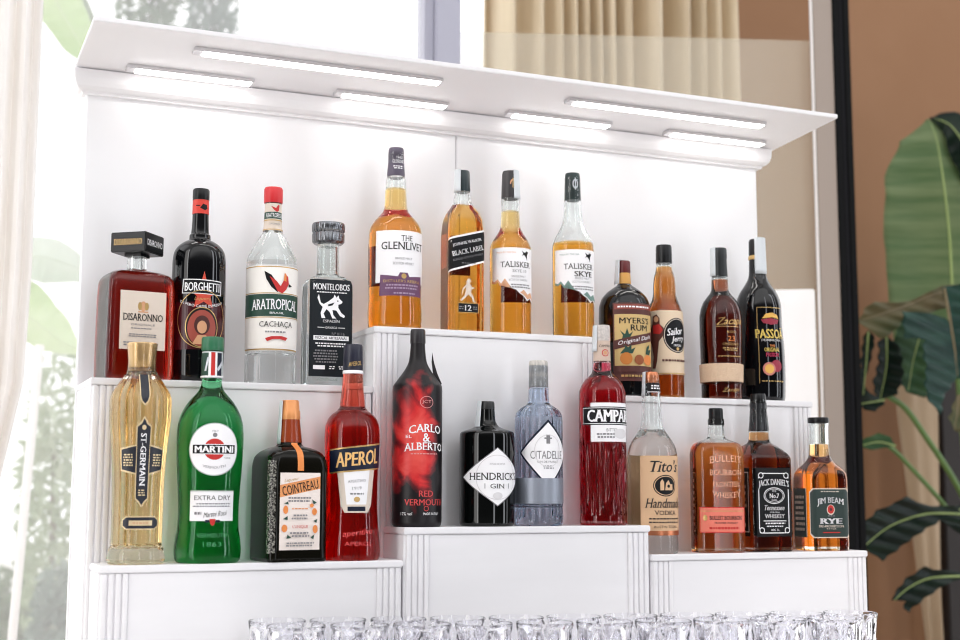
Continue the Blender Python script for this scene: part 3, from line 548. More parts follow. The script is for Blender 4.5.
BLG=glass('blue_grey_glass',(.86,.90,.95))
B=Bottle('french_gin_bottle','blue-grey fluted glass gin bottle with silver cap and white diamond label','bottle',539,LOWC,
 [(525,22.6),(522,23.8),(509,23.8),(507.6,23.2),(506,24),(424,24),(416,23.2),(411,20.4),(407.6,16),(405,12),(402,10.6),(396,10.2),(366,9.8)],va=23,kind='glass',body=BLG,fill=418,mouth=389,liq=liquid('blue_tint',(.80,.85,.92)),flute=(22,.05,521,404),wall=3.2)
B.part('cap',[(387.5,9.4),(386.5,9.8),(378,9.6),(377,10),(363,9.6),(361,8.8)],noisy('brushed_silver',(214,208,200),(170,166,162),(300,300,60),.35,.1),ridge=(50,.02,3))
B.part('silver_band',[(504,24.1),(503.5,24.5),(479,24.5),(478.5,24.1)],mat('band_silver',(150,156,168),.4,.4))
B.label('diamond_label',[(navy,'P',[(0,421),(31,454),(0,489),(-31,454)]),(wh,'P',[(0,424),(28.4,454),(0,486.6),(-28.4,454)]),(grey,'R',-2,2,436,445),(grey,'R',-4,4,439,440.4),(grey,'T','CITADELLE',0,456,36,8,dict(serif=0)),(grey,'T','GIN DE FRANCE',0,462.8,22,2,{}),(grey,'S',-6,6,466,470,2),(mat('label_ghost',(222,220,222),.6),'O',0,452,14,16,.7)])

CPG=glass('campari_glass',(.98,.92,.92))
B=Bottle('bitter_bottle','tall crimson bitter bottle with cream neck label and black-and-white front label','bottle',603.5,LOWC,
 [(525,22.6),(522,23.6),(515,23.4),(400,23.6),(392,23.2),(386,21),(380,17),(376,12.8),(373,10.4),(369,9.2),(361,8.6),(345,8.2),(330,8)],va=24,kind='glass',body=CPG,liq=liquid('bitter',(.52,.003,.012),.06),fill=363,mouth=343,flute=(26,.07,514,440))
B.part('cap',[(341,8.2),(340,8.6),(327,8.4),(325,7.8)],noisy('cap_pearl',(214,206,200),(190,184,180),(300,300,300),.4,.05))
B.label('neck_label',[(mat('label_tan_paper',(206,184,168),.6),'R',-27,27,341,361.5),(ink,'T','CAMPARI',0,346.5,12,2.6,{}),(red,'O',0,353.5,3.6,3.6,.8),(skin,'C',0,353.5,2,2)])
B.strip(-80,-30,325.5,352,9,10.2)
B.label('label',[(wh,'R',-22,22,404.5,443),(bk,'R',-32,32,408.4,426.5),(wh,'F',-32,32,409.4,425.5,.6),(wh,'T','CAMPARI',0,417.5,52,12,dict(bold=.05,serif=1)),(grey,'T','BITTER',0,431.5,12,3,{}),(mat('label_ghost',(222,220,222),.6),'C',10,435,9,5),(grey,'S',-16,4,434,440,2)])

# ================================================================== lower right shelf
B=Bottle('vodka_bottle','clear vodka bottle with copper cap and kraft paper label','bottle',653.5,LOWR,
 [(553,23.6),(550,24.8),(500,25),(458,25),(449,23.6),(441,19.6),(434,15),(428,11.6),(421,10.2),(410,9.6),(392,9),(376,8)],va=31,kind='glass',body=CLEAR,fill=431,mouth=384)
B.part('cap',[(383.5,7.4),(383,7.6),(375,7.4),(372.5,6.6)],mat('copper',(206,130,92),.3,.7))
B.label('neck_label',[(bk,'R',-9,9,384,392),(wh,'S',-6,6,385.5,390.5,2),(silver,'R',-9,9,392.6,393.4)])
B.strip(-95,-40,372.5,398,8.4,9.8)
B.label('label',[(kraft,'R',-26,26,457,535),(mat('copper',(206,130,92),.3,.7),'R',-26,26,530.5,535),(ink,'T',"Tito's",1,467.4,33,11.5,dict(shear=.28,bold=.02,serif=1)),(bk,'C',0,486.5,13,10.6),(kraft,'O',0,486.5,12,9.6,.7),(kraft,'P',[(-6,491),(-6,483),(-4,480),(-2,483),(-2,491)]),(kraft,'P',[(-1,491),(0,484),(3,481),(5,485),(8,485),(8,491)]),(bk,'C',3,487,1.6,1.6),(ink,'T','Handmade',0,503.6,42,9,dict(shear=.28,bold=.01,serif=1)),(ink,'T','VODKA',0,513,24,4.4,dict(serif=1)),(ink,'S',-20,20,517.5,520,1),(ink,'S',-22,22,521,523.4,1),(ink,'T','AUSTIN TEXAS',0,526.6,26,2.4,{})])
B.label('back_label',[(kraft,'R',50,78.5,457,535),(kraft,'R',-78.5,-50,457,535)])

B=Bottle('bourbon_flask_bottle','flask-shaped amber bourbon bottle with black stopper and salmon label','bottle',718.5,(.031*U,LOWR[1]),
 [(553,25.6,17,15),(550.5,26.8,18,16.5),(500,27,18,16.5),(456,27,18,16.5),(449,25.8,17.4,16),(444.5,22.6,15.6,15),(441.5,15.6,12.4,12.4),(439,9.6,9.6,9.6),(436,8.4,8.4,8.4),(428,8.2,8.2,8.2),(420,8.2,8.2,8.2)],va=20,kind='glass',body=CLEAR,liq=liquid('frontier_bourbon',(.80,.27,.05),.055),fill=444.5,mouth=425)
B.part('stopper',[(426,6.6),(425,6.8),(420.5,6.6),(419.5,7.2),(410.5,7.2),(409,6.6)],blackcap)
sal=mat('label_salmon',(232,124,104),.55)
B.label('label',[(sal,'R',-25,25,507.5,532.5),(red,'F',-25,25,507.5,532.5,.8),(gold,'R',-24,24,511,511.7),(ink,'T','BULLEIT BOURBON',2,518,34,4,dict(serif=1,bold=.02)),(ink,'T','FRONTIER WHISKEY',2,523,24,1.8,{}),(red,'S',-20,20,526,530,1),(gold,'C',-19,518,2,3)])
em=glass('embossed_clear',(.95,.9,.86),1.4)
B.label('embossing',[(mat('emboss_pale',(226,170,140),.15),'T','BULLEIT',3,459.5,34,6.6,dict(arch=2,serif=1)),(mat('emboss_pale',(226,170,140),.15),'T','BOURBON',3,473.5,34,5.6,dict(serif=1)),(mat('emboss_pale',(226,170,140),.15),'T','FRONTIER',3,485,28,5,dict(serif=1)),(mat('emboss_pale',(226,170,140),.15),'T','WHISKEY',3,496,30,5.6,dict(serif=1,arch=-2))])

B=Bottle('tennessee_whiskey_bottle','square brown whiskey bottle with black neck wrap and black label framed in white scrolls','bottle',761.5,(.043*U,LOWR[1]),
 [(552,22.4,22.4,4),(550,23.4,23.4,5),(540,23.6,23.6,5),(461,23.6,23.6,5),(457,22.8,22.8,5.5),(452,19.4,19.4,7),(447,15,15,9),(443.5,11.4,11.4,11),(440,10.4,10.4,10.4),(431,9.8,9.8,9.8),(410,8.4,8.4,8.4),(400,8,8,8)],va=33,kind='glass',body=CLEAR,liq=liquid('tennessee',(.40,.07,.006),.07),fill=433,mouth=432)
B.part('neck_wrap',[(432,9.9),(431.5,10.2),(418,9.2),(412,8.4),(408,8.8),(404,8.6)],mat('wrap_black',(32,33,36),.25),rot=10,ridge=(7,.07,1))
B.part('cap',[(405,7.6),(404,7.9),(396,7.7),(394.5,7)],blackcap)
fr=(wh,)
B.label('label',[(bk,'R',-20,20,469,536),(wh,'F',-17.5,17.5,474,533,.9),(bk,'R',-19,-13,471,478),(bk,'R',13,19,471,478),(bk,'R',-19,-13,529,535),(bk,'R',13,19,529,535),(wh,'O',-14.5,476.5,3,3,.8),(wh,'O',14.5,476.5,3,3,.8),(wh,'O',-14.5,530,3,3,.8),(wh,'O',14.5,530,3,3,.8),(bk,'R',-19,19,479.4,490),
 (wh,'T',"JACK DANIEL'S",0,483.6,35,8,dict(serif=1,bold=.03,arch=2.2)),(wh,'O',0,496.2,12,8,.7),(wh,'O',0,496.2,10.4,6.6,.4),(wh,'T','OLD',0,491.6,5,1.8,{}),(wh,'T','No.7',0,496.4,11,4.4,dict(serif=1,bold=.03)),(wh,'T','BRAND',0,500.6,6,1.4,{}),(wh,'T','Tennessee',0,508,23,5,dict(shear=.35,bold=.02)),(wh,'T','SOUR MASH',0,512.4,11,1.4,{}),(wh,'T','WHISKEY',0,516.2,23,4,dict(serif=1,bold=.02)),(wh,'R',-13,13,520.4,521.2),(wh,'S',-14,14,522,524.4,1),(wh,'S',-11,11,525,527,1),(wh,'T','40% 1L',0,529.6,10,2.2,{})])
B.label('side_label',[(bk,'R',-66,-27,469,536),(wh,'F',-64,-29,473,532,.8),(wh,'S',-60,-33,478,528,8)])
B.label('back_label',[(bk,'R',75,113,469,536)])

B=Bottle('rye_bottle','short amber rye bottle with black cap and dark green label, rightmost on the lower shelf','bottle',822,LOWR,
 [(552,20.4,20.4,8),(550,21.6,21.6,9),(540,22,22,9),(482,22,22,9),(475,21.6,21.6,10),(470,19.4,19.4,12),(465,15.4,15.4,13),(460,12,12,12),(456,10.4,10.4,10.4),(448,9.8,9.8,9.8),(428,9.6,9.6,9.6),(425,10.2,10.2,10.2),(420,9.4,9.4,9.4)],va=25,kind='glass',body=CLEAR,liq=amberr,fill=445,mouth=424)
B.part('cap',[(424,10.2),(423.4,10.5),(419.6,10.5),(418.4,10)],blackcap)
gk=mat('label_rye_green',(34,52,48),.5)
oc=lambda w,y0,y1,k:[(-w,y1-k),(-w,y0+k),(-w+k,y0),(w-k,y0),(w,y0+k),(w,y1-k),(w-k,y1),(-w+k,y1)]
B.label('label',[(cream,'P',oc(21.5,489,537.4,3.4)),(gk,'P',oc(20.6,490,536.4,3.4)),(cream,'S',-11,11,491.4,493,1),(wh,'T','JIM BEAM',0,501.4,28,7.4,dict(serif=1,bold=.02,arch=2)),(cream,'C',0,510,4.2,5),(red,'C',0,509.6,3.4,4.2),(dred,'C',0,509.6,1.4,1.6),(grey,'S',-4,4,515,517,1),(wh,'T','RYE',0,521,24,5.2,dict(serif=1,bold=.05)),(cream,'T','PRE-PROHIBITION',0,526,26,2.4,{}),(cream,'T','STYLE',0,528.4,10,1.4,{}),(red,'R',-9,9,531.6,532.6)])
B.label('side_label',[(gk,'R',-56,-25,489,537),(cream,'R',-56,-55,489,537),(cream,'R',-26,-25,489,537),(cream,'S',-52,-29,495,532,7)])
# ================================================================== the bar display
CT=at(277,620,Y=-.062).z-.0975                                   # counter top
def reeds(x0,x1,yf,z0,z1):                 # vertical beading: rounded ribs with grooves between
    bm=bmesh.new(); n=4; w=(x1-x0)/n; prof=[]
    for k in range(n):
        for t in (.0,.09,.18,.5,.82,.91,1.):
            d={.0:-.0016,.09:-.0014,.18:.0030,.5:.0034,.82:.0030,.91:-.0014,1.:-.0016}[t]; prof.append((x0+w*(k+t),yf-d))
    prof=[(x0,yf+.004)]+prof+[(x1,yf+.004)]
    lo=[bm.verts.new((x,y,z0)) for x,y in prof]; hi=[bm.verts.new((x,y,z1)) for x,y in prof]
    for k in range(len(prof)-1): bm.faces.new((lo[k],lo[k+1],hi[k+1],hi[k]))
    bm.faces.new(lo); bm.faces.new(list(reversed(hi)))
    return bm
def riser(x0,x1,y0,y1,z1,label,left=True,right=True):
    r=empty('display_riser',(x0,y0,CT),0,label,'display box','stepped white boxes of the bar display'); w=x1-x0; d=y1-y0; h=z1-CT
    b=bmesh.new(); box(b,.001,w-.001,.0058,d,0,h-.011,.0005); box(b,.041 if left else .001,w-(.041 if right else .001),.0035,.007,0,h-.011,.0004); obj('body',b,WHITE,r)
    b=bmesh.new(); box(b,0,w,0,d,h-.0105,h,.0016); obj('top_board',b,WHITE,r)
    if left: obj('beaded_edge',reeds(.003,.041,.0036,0,h-.0112),WHITE,r)
    if right: obj('beaded_edge',reeds(w-.041,w-.003,.0036,0,h-.0112),WHITE,r)
X=lambda k:k*U
riser(X(0),X(.3405),0,X(.0733),X(.0393),'low white display box on the left carrying the green vermouth bottle')
riser(X(.3412),X(.6672),0,X(.0733),X(.0764),'front white display box in the centre carrying two gin bottles')
riser(X(.668),X(1),0,X(.0733),X(.0404),'low white display box on the right carrying the vodka and whiskey bottles')
riser(X(-.006),X(.3265),X(.0738),X(.199),X(.2440),'tall white box on the left carrying the amaretto and the clear bottles')
riser(X(.327),X(.6445),X(.0738),X(.199),X(.3183),'tallest white box in the centre carrying four whisky bottles')
riser(X(.645),X(.973),X(.0738),X(.199),X(.2433),'tall white box on the right carrying the rum bottles')
PY=X(.2)
dis=empty('bar_display',(X(.485),PY,CT),0,'tall white back board of the bar display with a lit slanting canopy on top','display back')
def dpart(name,bm,m,par=dis,sm=None):
    o=obj(name,bm,m,None,sm); o.parent=par; o.matrix_parent_inverse=Matrix.Translation(-Vector(dis.location)); return o
ptop=X(.632)
for a,b in ((-.006,.4845),(.4855,.975)):
    bm=bmesh.new(); box(bm,X(a),X(b),PY,PY+.02,CT,ptop,.0012); dpart('back_panel',bm,PANEL)
bm=bmesh.new(); box(bm,X(.02),X(.95),PY+.0195,PY+.03,CT,ptop); dpart('backing_board',bm,WHITE)
# cornice with an ogee face, returned at both ends
zc1=X(.6315); zc0=X(.606)
prof=[(0,zc0-.004),(-.006,zc0-.004),(-.007,zc0),(-.012,zc0+.002),(-.0165,zc0+.007),(-.019,zc0+.014),(-.020,zc0+.020),(-.0205,zc1),(0,zc1)]
bm=bmesh.new(); cols=[]
for xx,dx in ((X(-.008),1),(X(.977),-1)):
    cols.append([bm.verts.new((xx+dx*y,PY+y,z)) for y,z in prof])
for k in range(len(prof)-1): bm.faces.new((cols[0][k],cols[0][k+1],cols[1][k+1],cols[1][k]))
for sd in (0,1):
    bk_=[bm.verts.new((v.co.x,PY+.02,v.co.z)) for v in cols[sd]]
    for k in range(len(prof)-1): bm.faces.new((cols[sd][k],cols[sd][k+1],bk_[k+1],bk_[k]))
dpart('cornice',bm,WHITE)
# canopy board
yf,zf=X(.038),X(.6435); yb,zb=PY+.02,X(.6315)
sl_=math.atan2(zf-zb,yb-yf)
bm=bmesh.new()
xl0,xl1=X(-.0215),X(1.003); xb0,xb1=X(-.0235),X(1.0025)
v=[bm.verts.new(c) for c in ((xl0,yf,zf),(xl1,yf,zf),(xb1,yb,zb),(xb0,yb,zb),(xl0,yf,zf+.008),(xl1,yf,zf+.008),(xb1,yb,zb+.008),(xb0,yb,zb+.008))]
for f in ((0,1,2,3),(4,5,6,7),(0,1,5,4),(1,2,6,5),(2,3,7,6),(3,0,4,7)): bm.faces.new([v[i] for i in f])
bmesh.ops.bevel(bm,geom=list(bm.edges),offset=.0012,segments=2,affect='EDGES')
dpart('canopy',bm,WHITE)
ALU=mat('lamp_housing',(214,212,214),.3,.6); LED=mat('lamp_diffuser',(255,252,248),.4,emit=11); EDGE=mat('lamp_edge',(110,104,104),.4)
def lamp(px0,py0,px1,py1):
    # centre line of the lamp on the underside of the canopy
    def hit(px,py):
        lo,hi=-.2,.6
        for _ in range(40):
            m=(lo+hi)/2; p=at(px,py,Y=m); zc=zf+(zb-zf)*(m-yf)/(yb-yf)
            if p.z<zc: lo=m
            else: hi=m
        return at(px,py,Y=m)
    a,b=hit(px0,py0),hit(px1,py1); y=(a.y+b.y)/2; y=min(y,PY-.046)
    z=zf+(zb-zf)*(y-yf)/(yb-yf)
    M_=Matrix.Translation((0,y,z))@Matrix.Rotation(-sl_,4,'X')
    bm=bmesh.new(); box(bm,a.x,b.x,-.0115,.0115,-.0065,-.0003,.001,0,M_)
    h=dpart('light_bar',bm,[ALU])
    bm=bmesh.new(); box(bm,a.x+.014,b.x-.004,-.0095,.0095,-.0078,-.006,.0004,0,M_)
    d=obj('diffuser',bm,LED); d.parent=h
for l in ((194,47,440,81),(566,99,764,123),(124,71,247,89),(329,97,438,112),(496,119,597,132),(654,137,750,149)): lamp(*l)

# ================================================================== bar counter and tumblers
cnt=empty('bar_counter',(X(.49),-.2,-1.12),0,'white bar counter under the display and the crystal tumblers','counter')
def cpart(n,bm,m):
    o=obj(n,bm,m); o.parent=cnt; o.matrix_parent_inverse=Matrix.Translation(-Vector(cnt.location)); return o
bm=bmesh.new(); box(bm,X(-.02),X(.985),-.62,PY+.04,CT-.03,CT,.002); cpart('worktop',bm,mat('counter_top',(226,222,222),.35))
bm=bmesh.new(); box(bm,X(0),X(.965),-.56,PY+.02,-1.12,CT-.03); cpart('front_body',bm,WHITE)
XG=glass('crystal',(.99,.99,1),1.52)
def tumbler_mesh():
    n=64; bm=bmesh.new()
    prof=[(.0,.030),(.002,.0315),(.005,.032)]+[(.010+.005*i,.0326+.0062*(i/16)) for i in range(17)]+[(.0935,.0388),(.096,.0390),(.0975,.0386)]
    inner=[(.0975,.0378),(.096,.0374),(.080,.0368),(.060,.0354),(.030,.032),(.018,.030),(.014,.024),(.013,.010)]
    tri=lambda x:abs((x%8)-4)/4
    rings=[]
    for i,(z,r) in enumerate(prof):
        ring=[]
        for k in range(n):
            t=2*PI*k/n; m=0
            if .009<z<.091: m=.0026*max(tri(k+i),tri(k-i))*min(1,tri(k+i)+tri(k-i))
            ring.append(bm.verts.new(((r-m)*math.cos(t),(r-m)*math.sin(t),z)))
        rings.append(ring)
    # a diamond-cut band: extra rings twisted by half a facet
    for z,r in inner: rings.append([bm.verts.new((r*math.cos(2*PI*k/n),r*math.sin(2*PI*k/n),z)) for k in range(n)])
    for i in range(len(rings)-1):
        for k in range(n): bm.faces.new((rings[i][k],rings[i][(k+1)%n],rings[i+1][(k+1)%n],rings[i+1][k]))
    bm.faces.new(rings[-1]); bm.faces.new(list(reversed(rings[0])))
    # diamond cuts on the wall
    for f in [f for f in bm.faces if .02<f.calc_center_median().z<.058 and (f.calc_center_median().xy.length>.0335)]:
        pass
    return bm
t0=None
RIM=CT+.0975
NG=11; pA=at(277,620,Z=RIM).xy; pB=at(850,612,Z=RIM).xy
names=['leftmost','second from the left','third from the left','fourth from the left','fifth from the left','sixth from the left','seventh from the left','eighth from the left','ninth from the left','tenth from the left','rightmost']
for row in range(2):
    for k in range(NG-row):
        p=pA.lerp(pB,k/(NG-1))
        if row: 
            p=p+Vector((.004,-.083))
        if t0 is None:
            t0=obj('crystal_tumbler',tumbler_mesh(),XG,None,28); o=t0
        else:
            o=t0.copy(); C.objects.link(o)
        o.location=(p.x,p.y,CT); o.rotation_euler=(0,0,random.random()*2)
        tag(o,'cut crystal tumbler, %s in the %s row of glasses'%('rightmost' if row and k==NG-2 else names[k],'back' if row==0 else 'front'),'glass','crystal tumblers on the counter')

# ================================================================== the room
def struct(n,bm,m): o=obj(n,bm,m); return tag(o,kind='structure')
FZ=-1.12
bm=bmesh.new(); box(bm,-1.2,4.2,-3.0,2.3,FZ-.05,FZ); struct('floor',bm,noisy('wood_floor',(186,172,158),(200,188,174),(2,14,1),.4))
WY=1.25
wallm=noisy('brown_plaster',(146,107,76),(152,113,82),(2,2,2),.75,.05)
bx=at(735,300,Y=2.25).x
bm=bmesh.new(); box(bm,bx-.9,4.2,2.25,2.35,FZ,2.6); struct('wall_back',bm,wallm)
LAV=mat('frame_grey',(176,176,190),.4)
def post(n,p0,p1,Y,d,m,py=320):
    a=at(p0,py,Y=Y); b=at(p1,py,Y=Y); bm=bmesh.new(); box(bm,a.x,b.x,Y,Y+d,FZ,2.4,.003); return struct(n,bm,m)
def fpost(n,segs,Y,py=20):
    bm=bmesh.new(); ms=[]
    for p0,p1,dy,d,m in segs:
        if m not in ms: ms.append(m)
        a=at(p0,py,Y=Y+dy); b=at(p1,py,Y=Y+dy); box(bm,a.x,b.x,Y+dy,Y+dy+d,FZ,2.4,.002,ms.index(m))
    return struct(n,bm,ms)
fpost('window_1',((425,434,.02,.06,LAV),(434,437,.03,.04,mat('frame_groove',(140,140,156),.5)),(437,461,0,.08,LAV)),WY)
fpost('trim_1',((815,818,-.001,.004,mat('trim_white',(240,236,234),.4)),),WY,200)
fpost('trim_2',((818.5,838,0,.012,mat('post_taupe',(160,146,135),.5)),),WY,200)
fpost('trim_3',((838.5,845,-.004,.03,mat('post_black',(12,12,13),.6,spec=.1)),(845,849,0,.025,mat('post_seal',(30,30,33),.6,spec=.1)),(849,855.5,-.004,.03,mat('post_black',(12,12,13),.6,spec=.1))),WY,200)
# lower pane from mullion to white trim, reflection veil mixed into its colour
b=at(812,38,Y=WY+.03); a=at(461,35,Y=WY+.03+.335)       # turned square to the view so the veil's top edge runs level
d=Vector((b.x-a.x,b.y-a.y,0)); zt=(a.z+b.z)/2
bm=bmesh.new(); box(bm,0,d.length,-.003,.003,0,zt-FZ,0,0,Matrix.Translation((a.x,a.y,FZ))@Matrix.Rotation(math.atan2(d.y,d.x),4,'Z')); struct('window_2',bm,sheer('reflection_veil',(222,216,200),.26))
a=at(-60,33,Y=WY+.05); b=at(425,38,Y=WY+.05)
bm=bmesh.new(); box(bm,a.x,b.x,WY+.045,WY+.051,FZ,2.4); struct('window_3',bm,sheer('reflection_haze',(250,250,250),.2))  # whitish haze of the reflecting glass is mixed into this pane's colour
# curtain behind the pane
def curtain(name,x0,x1,y,z0,z1,n,amp,m,label,seed=1,taper=None,parent=None):
    rnd=random.Random(seed); bm=bmesh.new(); N=n*14; NZ=14; rows=[]; ph=[]; t=0
    for i in range(N+1):
        t+=2*PI*n/N*(1+.45*math.sin(i*.071+seed)+.25*math.sin(i*.033+2*seed)); ph.append(t)
    for j in range(NZ+1):
        z=z0+(z1-z0)*j/NZ; row=[]
        for i in range(N+1):
            q=i/N; xa,xb=(x0,x1) if not taper else taper(z)
            row.append(bm.verts.new((xa+(xb-xa)*q,y+amp*math.sin(ph[i])*(.75+.25*math.sin(i*.05+seed*3))+.012*math.sin(z*1.7+q*9),z)))
        rows.append(row)
    for j in range(NZ):
        for i in range(N): bm.faces.new((rows[j][i],rows[j][i+1],rows[j+1][i+1],rows[j+1][i]))
    o=obj(name,bm,m,None,60); md=o.modifiers.new('t','SOLIDIFY'); md.thickness=.003
    return tag(o,label,'curtain')
cx0=at(490,40,Y=1.95).x; cx1=at(737,40,Y=1.95).x
fab=noisy('beige_fabric',(214,198,170),(222,206,180),(40,40,4),.85)
curtain('curtain',cx0,cx1,1.95,FZ,2.5,13,.085,fab,'beige pleated curtain hanging behind the window glass above the display',3)
# white tall cabinet seen through the gap right of the display
p=at(816,289,Y=.97)
bm=bmesh.new(); box(bm,0,.03,0,.40,0,p.z-FZ,.003); box(bm,-.004,0,.03,.37,.1,p.z-FZ-.03,.001)
cab=obj('room_divider',bm,mat('divider_white',(250,248,247),.5)); cab.location=(p.x-.004,p.y,FZ); cab.rotation_euler=(0,0,R(58))
tag(cab,'tall plain white divider standing between the display and the grey door frame','room divider')
# sheer curtain at the far left and a slanting white pole
lx=at(38,100,Y=WY).x
def tap(z):
    e=lx-.0 if z>.45 else lx-.11*min(1,(.45-z)/.55)**1.3
    return (lx-.55,e)
shm=leafy('sheer_white',(253,252,251),(250,248,246),(14,14,3),.5,.9)
curtain('sheer_curtain',lx-.55,lx,WY,FZ,2.4,9,.03,shm,'white sheer curtain gathered at the left edge of the window',5,taper=tap)
bm=bmesh.new(); a=at(40,345,Y=1.9); b=at(12,640,Y=1.9); d=(b-a)/(b.z-a.z); foot=a+d*(FZ-a.z); tube(bm,[foot,a],[.012,.012],12)
tag(obj('garden_pole',bm,mat('pole_white',(250,248,246),.4),None,60),'slanting thin white pole standing outside the left window','pole')

# ================================================================== potted strelitzia on the right
def leafmesh(ribs,wl,wr,fold=.35,curl=.15,tears=0,seed=0,n=40,m=10):
    """ribs: world points of the midrib; wl/wr half widths (m) left and right along it"""
    rnd=random.Random(seed); P=smooth_line(ribs,max(2,n//(len(ribs)-1))); n=len(P)-1; bm=bmesh.new(); rows=[]
    view=fw
    def width(ws,t):
        k=t*(len(ws)-1); i=min(int(k),len(ws)-2); f=k-i; f=f*f*(3-2*f); return ws[i]*(1-f)+ws[i+1]*f
    tl=[rnd.random() for _ in range(n+1)]
    for i,p in enumerate(P):
        d=(P[min(i+1,n)]-P[max(i-1,0)]).normalized(); sd=d.cross(view).normalized(); nn=sd.cross(d).normalized(); t=i/n; row=[]
        if nn.dot(view)<0: nn=-nn
        for k in range(-m,m+1):
            s=k/m; w=width(wl if s>0 else wr,t)
            if tears and abs(s)>.35 and tl[i]<tears: w*=1-.5*(abs(s)-.35)
            q=abs(s)*w
            row.append(bm.verts.new(p+sd*(s*w)+nn*(fold*q-curl*q*q/.1+.004*math.sin(i*1.3+seed)*abs(s))))
        rows.append(row)
    for i in range(n):
        for k in range(2*m):
            try: bm.faces.new((rows[i][k],rows[i][k+1],rows[i+1][k+1],rows[i+1][k]))
            except ValueError: pass
    bmesh.ops.remove_doubles(bm,verts=bm.verts,dist=1e-5)
    return bm,P
def leaf(par,ribs,wl,wr,m,rib_m,rib_r=.006,**kw):
    bm,P=leafmesh(ribs,wl,wr,**kw)
    o=obj('leaf',bm,m,None,60); o.parent=par; o.matrix_parent_inverse=Matrix.Translation(-Vector(par.location))
    md=o.modifiers.new('t','SOLIDIFY'); md.thickness=.0015
    bm=bmesh.new(); N=len(P); tube(bm,P,[rib_r*(1-.8*i/(N-1)) for i in range(N)],6)
    r=obj('midrib',bm,rib_m,None,60); r.parent=o
    return o
def pts(L): return [at(x,y,Y=Y) for x,y,Y in L]
g1=leafy('leaf_light',(132,150,108),(100,126,84),(3,3,30),.35,.35); g2=leafy('leaf_dark',(22,40,28),(12,26,20),(4,4,24),.2,.3); g3=leafy('leaf_teal',(46,80,68),(28,56,50),(5,5,30),.2,.3); g4=leafy('leaf_olive',(120,108,78),(84,92,62),(6,6,20),.25,.4)
ribg=mat('rib_green',(150,170,104),.4); ribb=mat('rib_brown',(132,116,84),.45); stg=mat('stem_green',(96,128,70),.4)
pc=at(948,640,Y=1.75)
plant=empty('strelitzia_plant',(pc.x,pc.y,FZ),0,'tall banana-leaved plant with torn drooping leaves in front of the brown wall','plant')
def px(v,Y): return v*( (Vector((at(900,300,Y=Y)))-Vector(at(901,300,Y=Y))).length )
leaf(plant,pts([(956,345,1.8),(952,282,1.8),(949,230,1.8),(943,178,1.8),(936,137,1.82),(928,119,1.85)]),[px(w,1.8) for w in (50,53,54,48,30,2)],[px(w,1.8) for w in (22,24,22,18,9,1)],g1,ribg,.007,fold=.25,curl=.12,seed=1)
leaf(plant,pts([(1000,230,1.7),(985,180,1.72),(968,150,1.74),(950,125,1.78),(930,118,1.84)]),[px(w,1.75) for w in (14,16,14,8,1)],[px(w,1.75) for w in (30,34,30,14,1)],g2,ribg,.006,fold=.4,seed=2)
def blade(out,rib,Y,m,rib_m,bend=.25,wave=.006,seed=0,edge=None,lean=0):
    # a drooping torn blade: its outline on its own depth, folded along the rib and rippled along the veins
    P=[at(x,y,Y=Y) for x,y in out]; Rb=[at(x,y,Y=Y) for x,y in rib]
    b=bmesh.new(); f=b.faces.new([b.verts.new((p.x,p.z,0)) for p in P]); bmesh.ops.triangulate(b,faces=[f])
    for ax in (0,1):
        lo=min(v.co[ax] for v in b.verts); hi=max(v.co[ax] for v in b.verts); k=0
        while lo+k*.008<hi:
            co=Vector((0,0,0)); co[ax]=lo+k*.008; no=Vector((0,0,0)); no[ax]=1
            bmesh.ops.bisect_plane(b,geom=b.verts[:]+b.edges[:]+b.faces[:],plane_co=co,plane_no=no,dist=1e-6); k+=1
    def dist(x,z):
        best=9
        for a,c in zip(Rb,Rb[1:]):
            ax,az,cx,cz=a.x,a.z,c.x,c.z; L2=(cx-ax)**2+(cz-az)**2; t=max(0,min(1,((x-ax)*(cx-ax)+(z-az)*(cz-az))/L2))
            best=min(best,math.hypot(x-ax-t*(cx-ax),z-az-t*(cz-az)))
        return best
    z0=min(p.z for p in P)
    for v in b.verts:
        x,z=v.co.x,v.co.y; d=dist(x,z)
        v.co=Vector((x,Y-bend*d+bend*d*d*2+wave*math.sin(z*150+x*40+seed)*min(1,d/.03)+lean*(z-z0),z))
    o=obj('leaf',b,m,None,70); o.parent=plant; o.matrix_parent_inverse=Matrix.Translation(-Vector(plant.location))
    md=o.modifiers.new('t','SOLIDIFY'); md.thickness=.0015
    bm=bmesh.new(); Q=smooth_line([Vector((p.x,Y-.002+lean*(p.z-z0),p.z)) for p in Rb],5); tube(bm,Q,[.004*(1-.6*i/(len(Q)-1)) for i in range(len(Q))],6)
    r=obj('midrib',bm,rib_m,None,60); r.parent=o
    if edge:
        bm=bmesh.new()
    return o
g5=leafy('leaf_mid',(70,104,62),(48,80,48),(5,5,24),.3,.4)
# the light underside piece, the olive fold, the teal hanging blade, the dark striped pieces
blade([(892,338),(900,318),(925,315),(936,335),(934,380),(922,398),(905,392),(894,372)],[(926,316),(914,355),(908,390)],1.68,g5,ribg,.15,seed=2)
blade([(858,322),(864,308),(872,302),(895,303),(912,300),(926,293),(941,286),(962,284),(962,300),(945,308),(925,314),(900,322),(893,330),(879,340),(868,332)],[(962,288),(935,294),(905,306),(862,320)],1.56,g4,ribb,.3,seed=4)
blade([(893,313),(915,314),(944,318),(950,322),(958,372),(957,376),(936,398),(932,416),(920,402),(917,392),(916,384),(918,368),(914,350),(917,341),(905,339),(896,340),(894,330)],[(944,288),(949,320),(954,352),(957,376)],1.5,g3,ribb,.35,.005,seed=3)
blade([(941,287),(962,284),(964,380),(957,378),(953,350),(948,318)],[(944,288),(950,320),(955,352),(957,376)],1.505,g3,ribb,.3,seed=5)
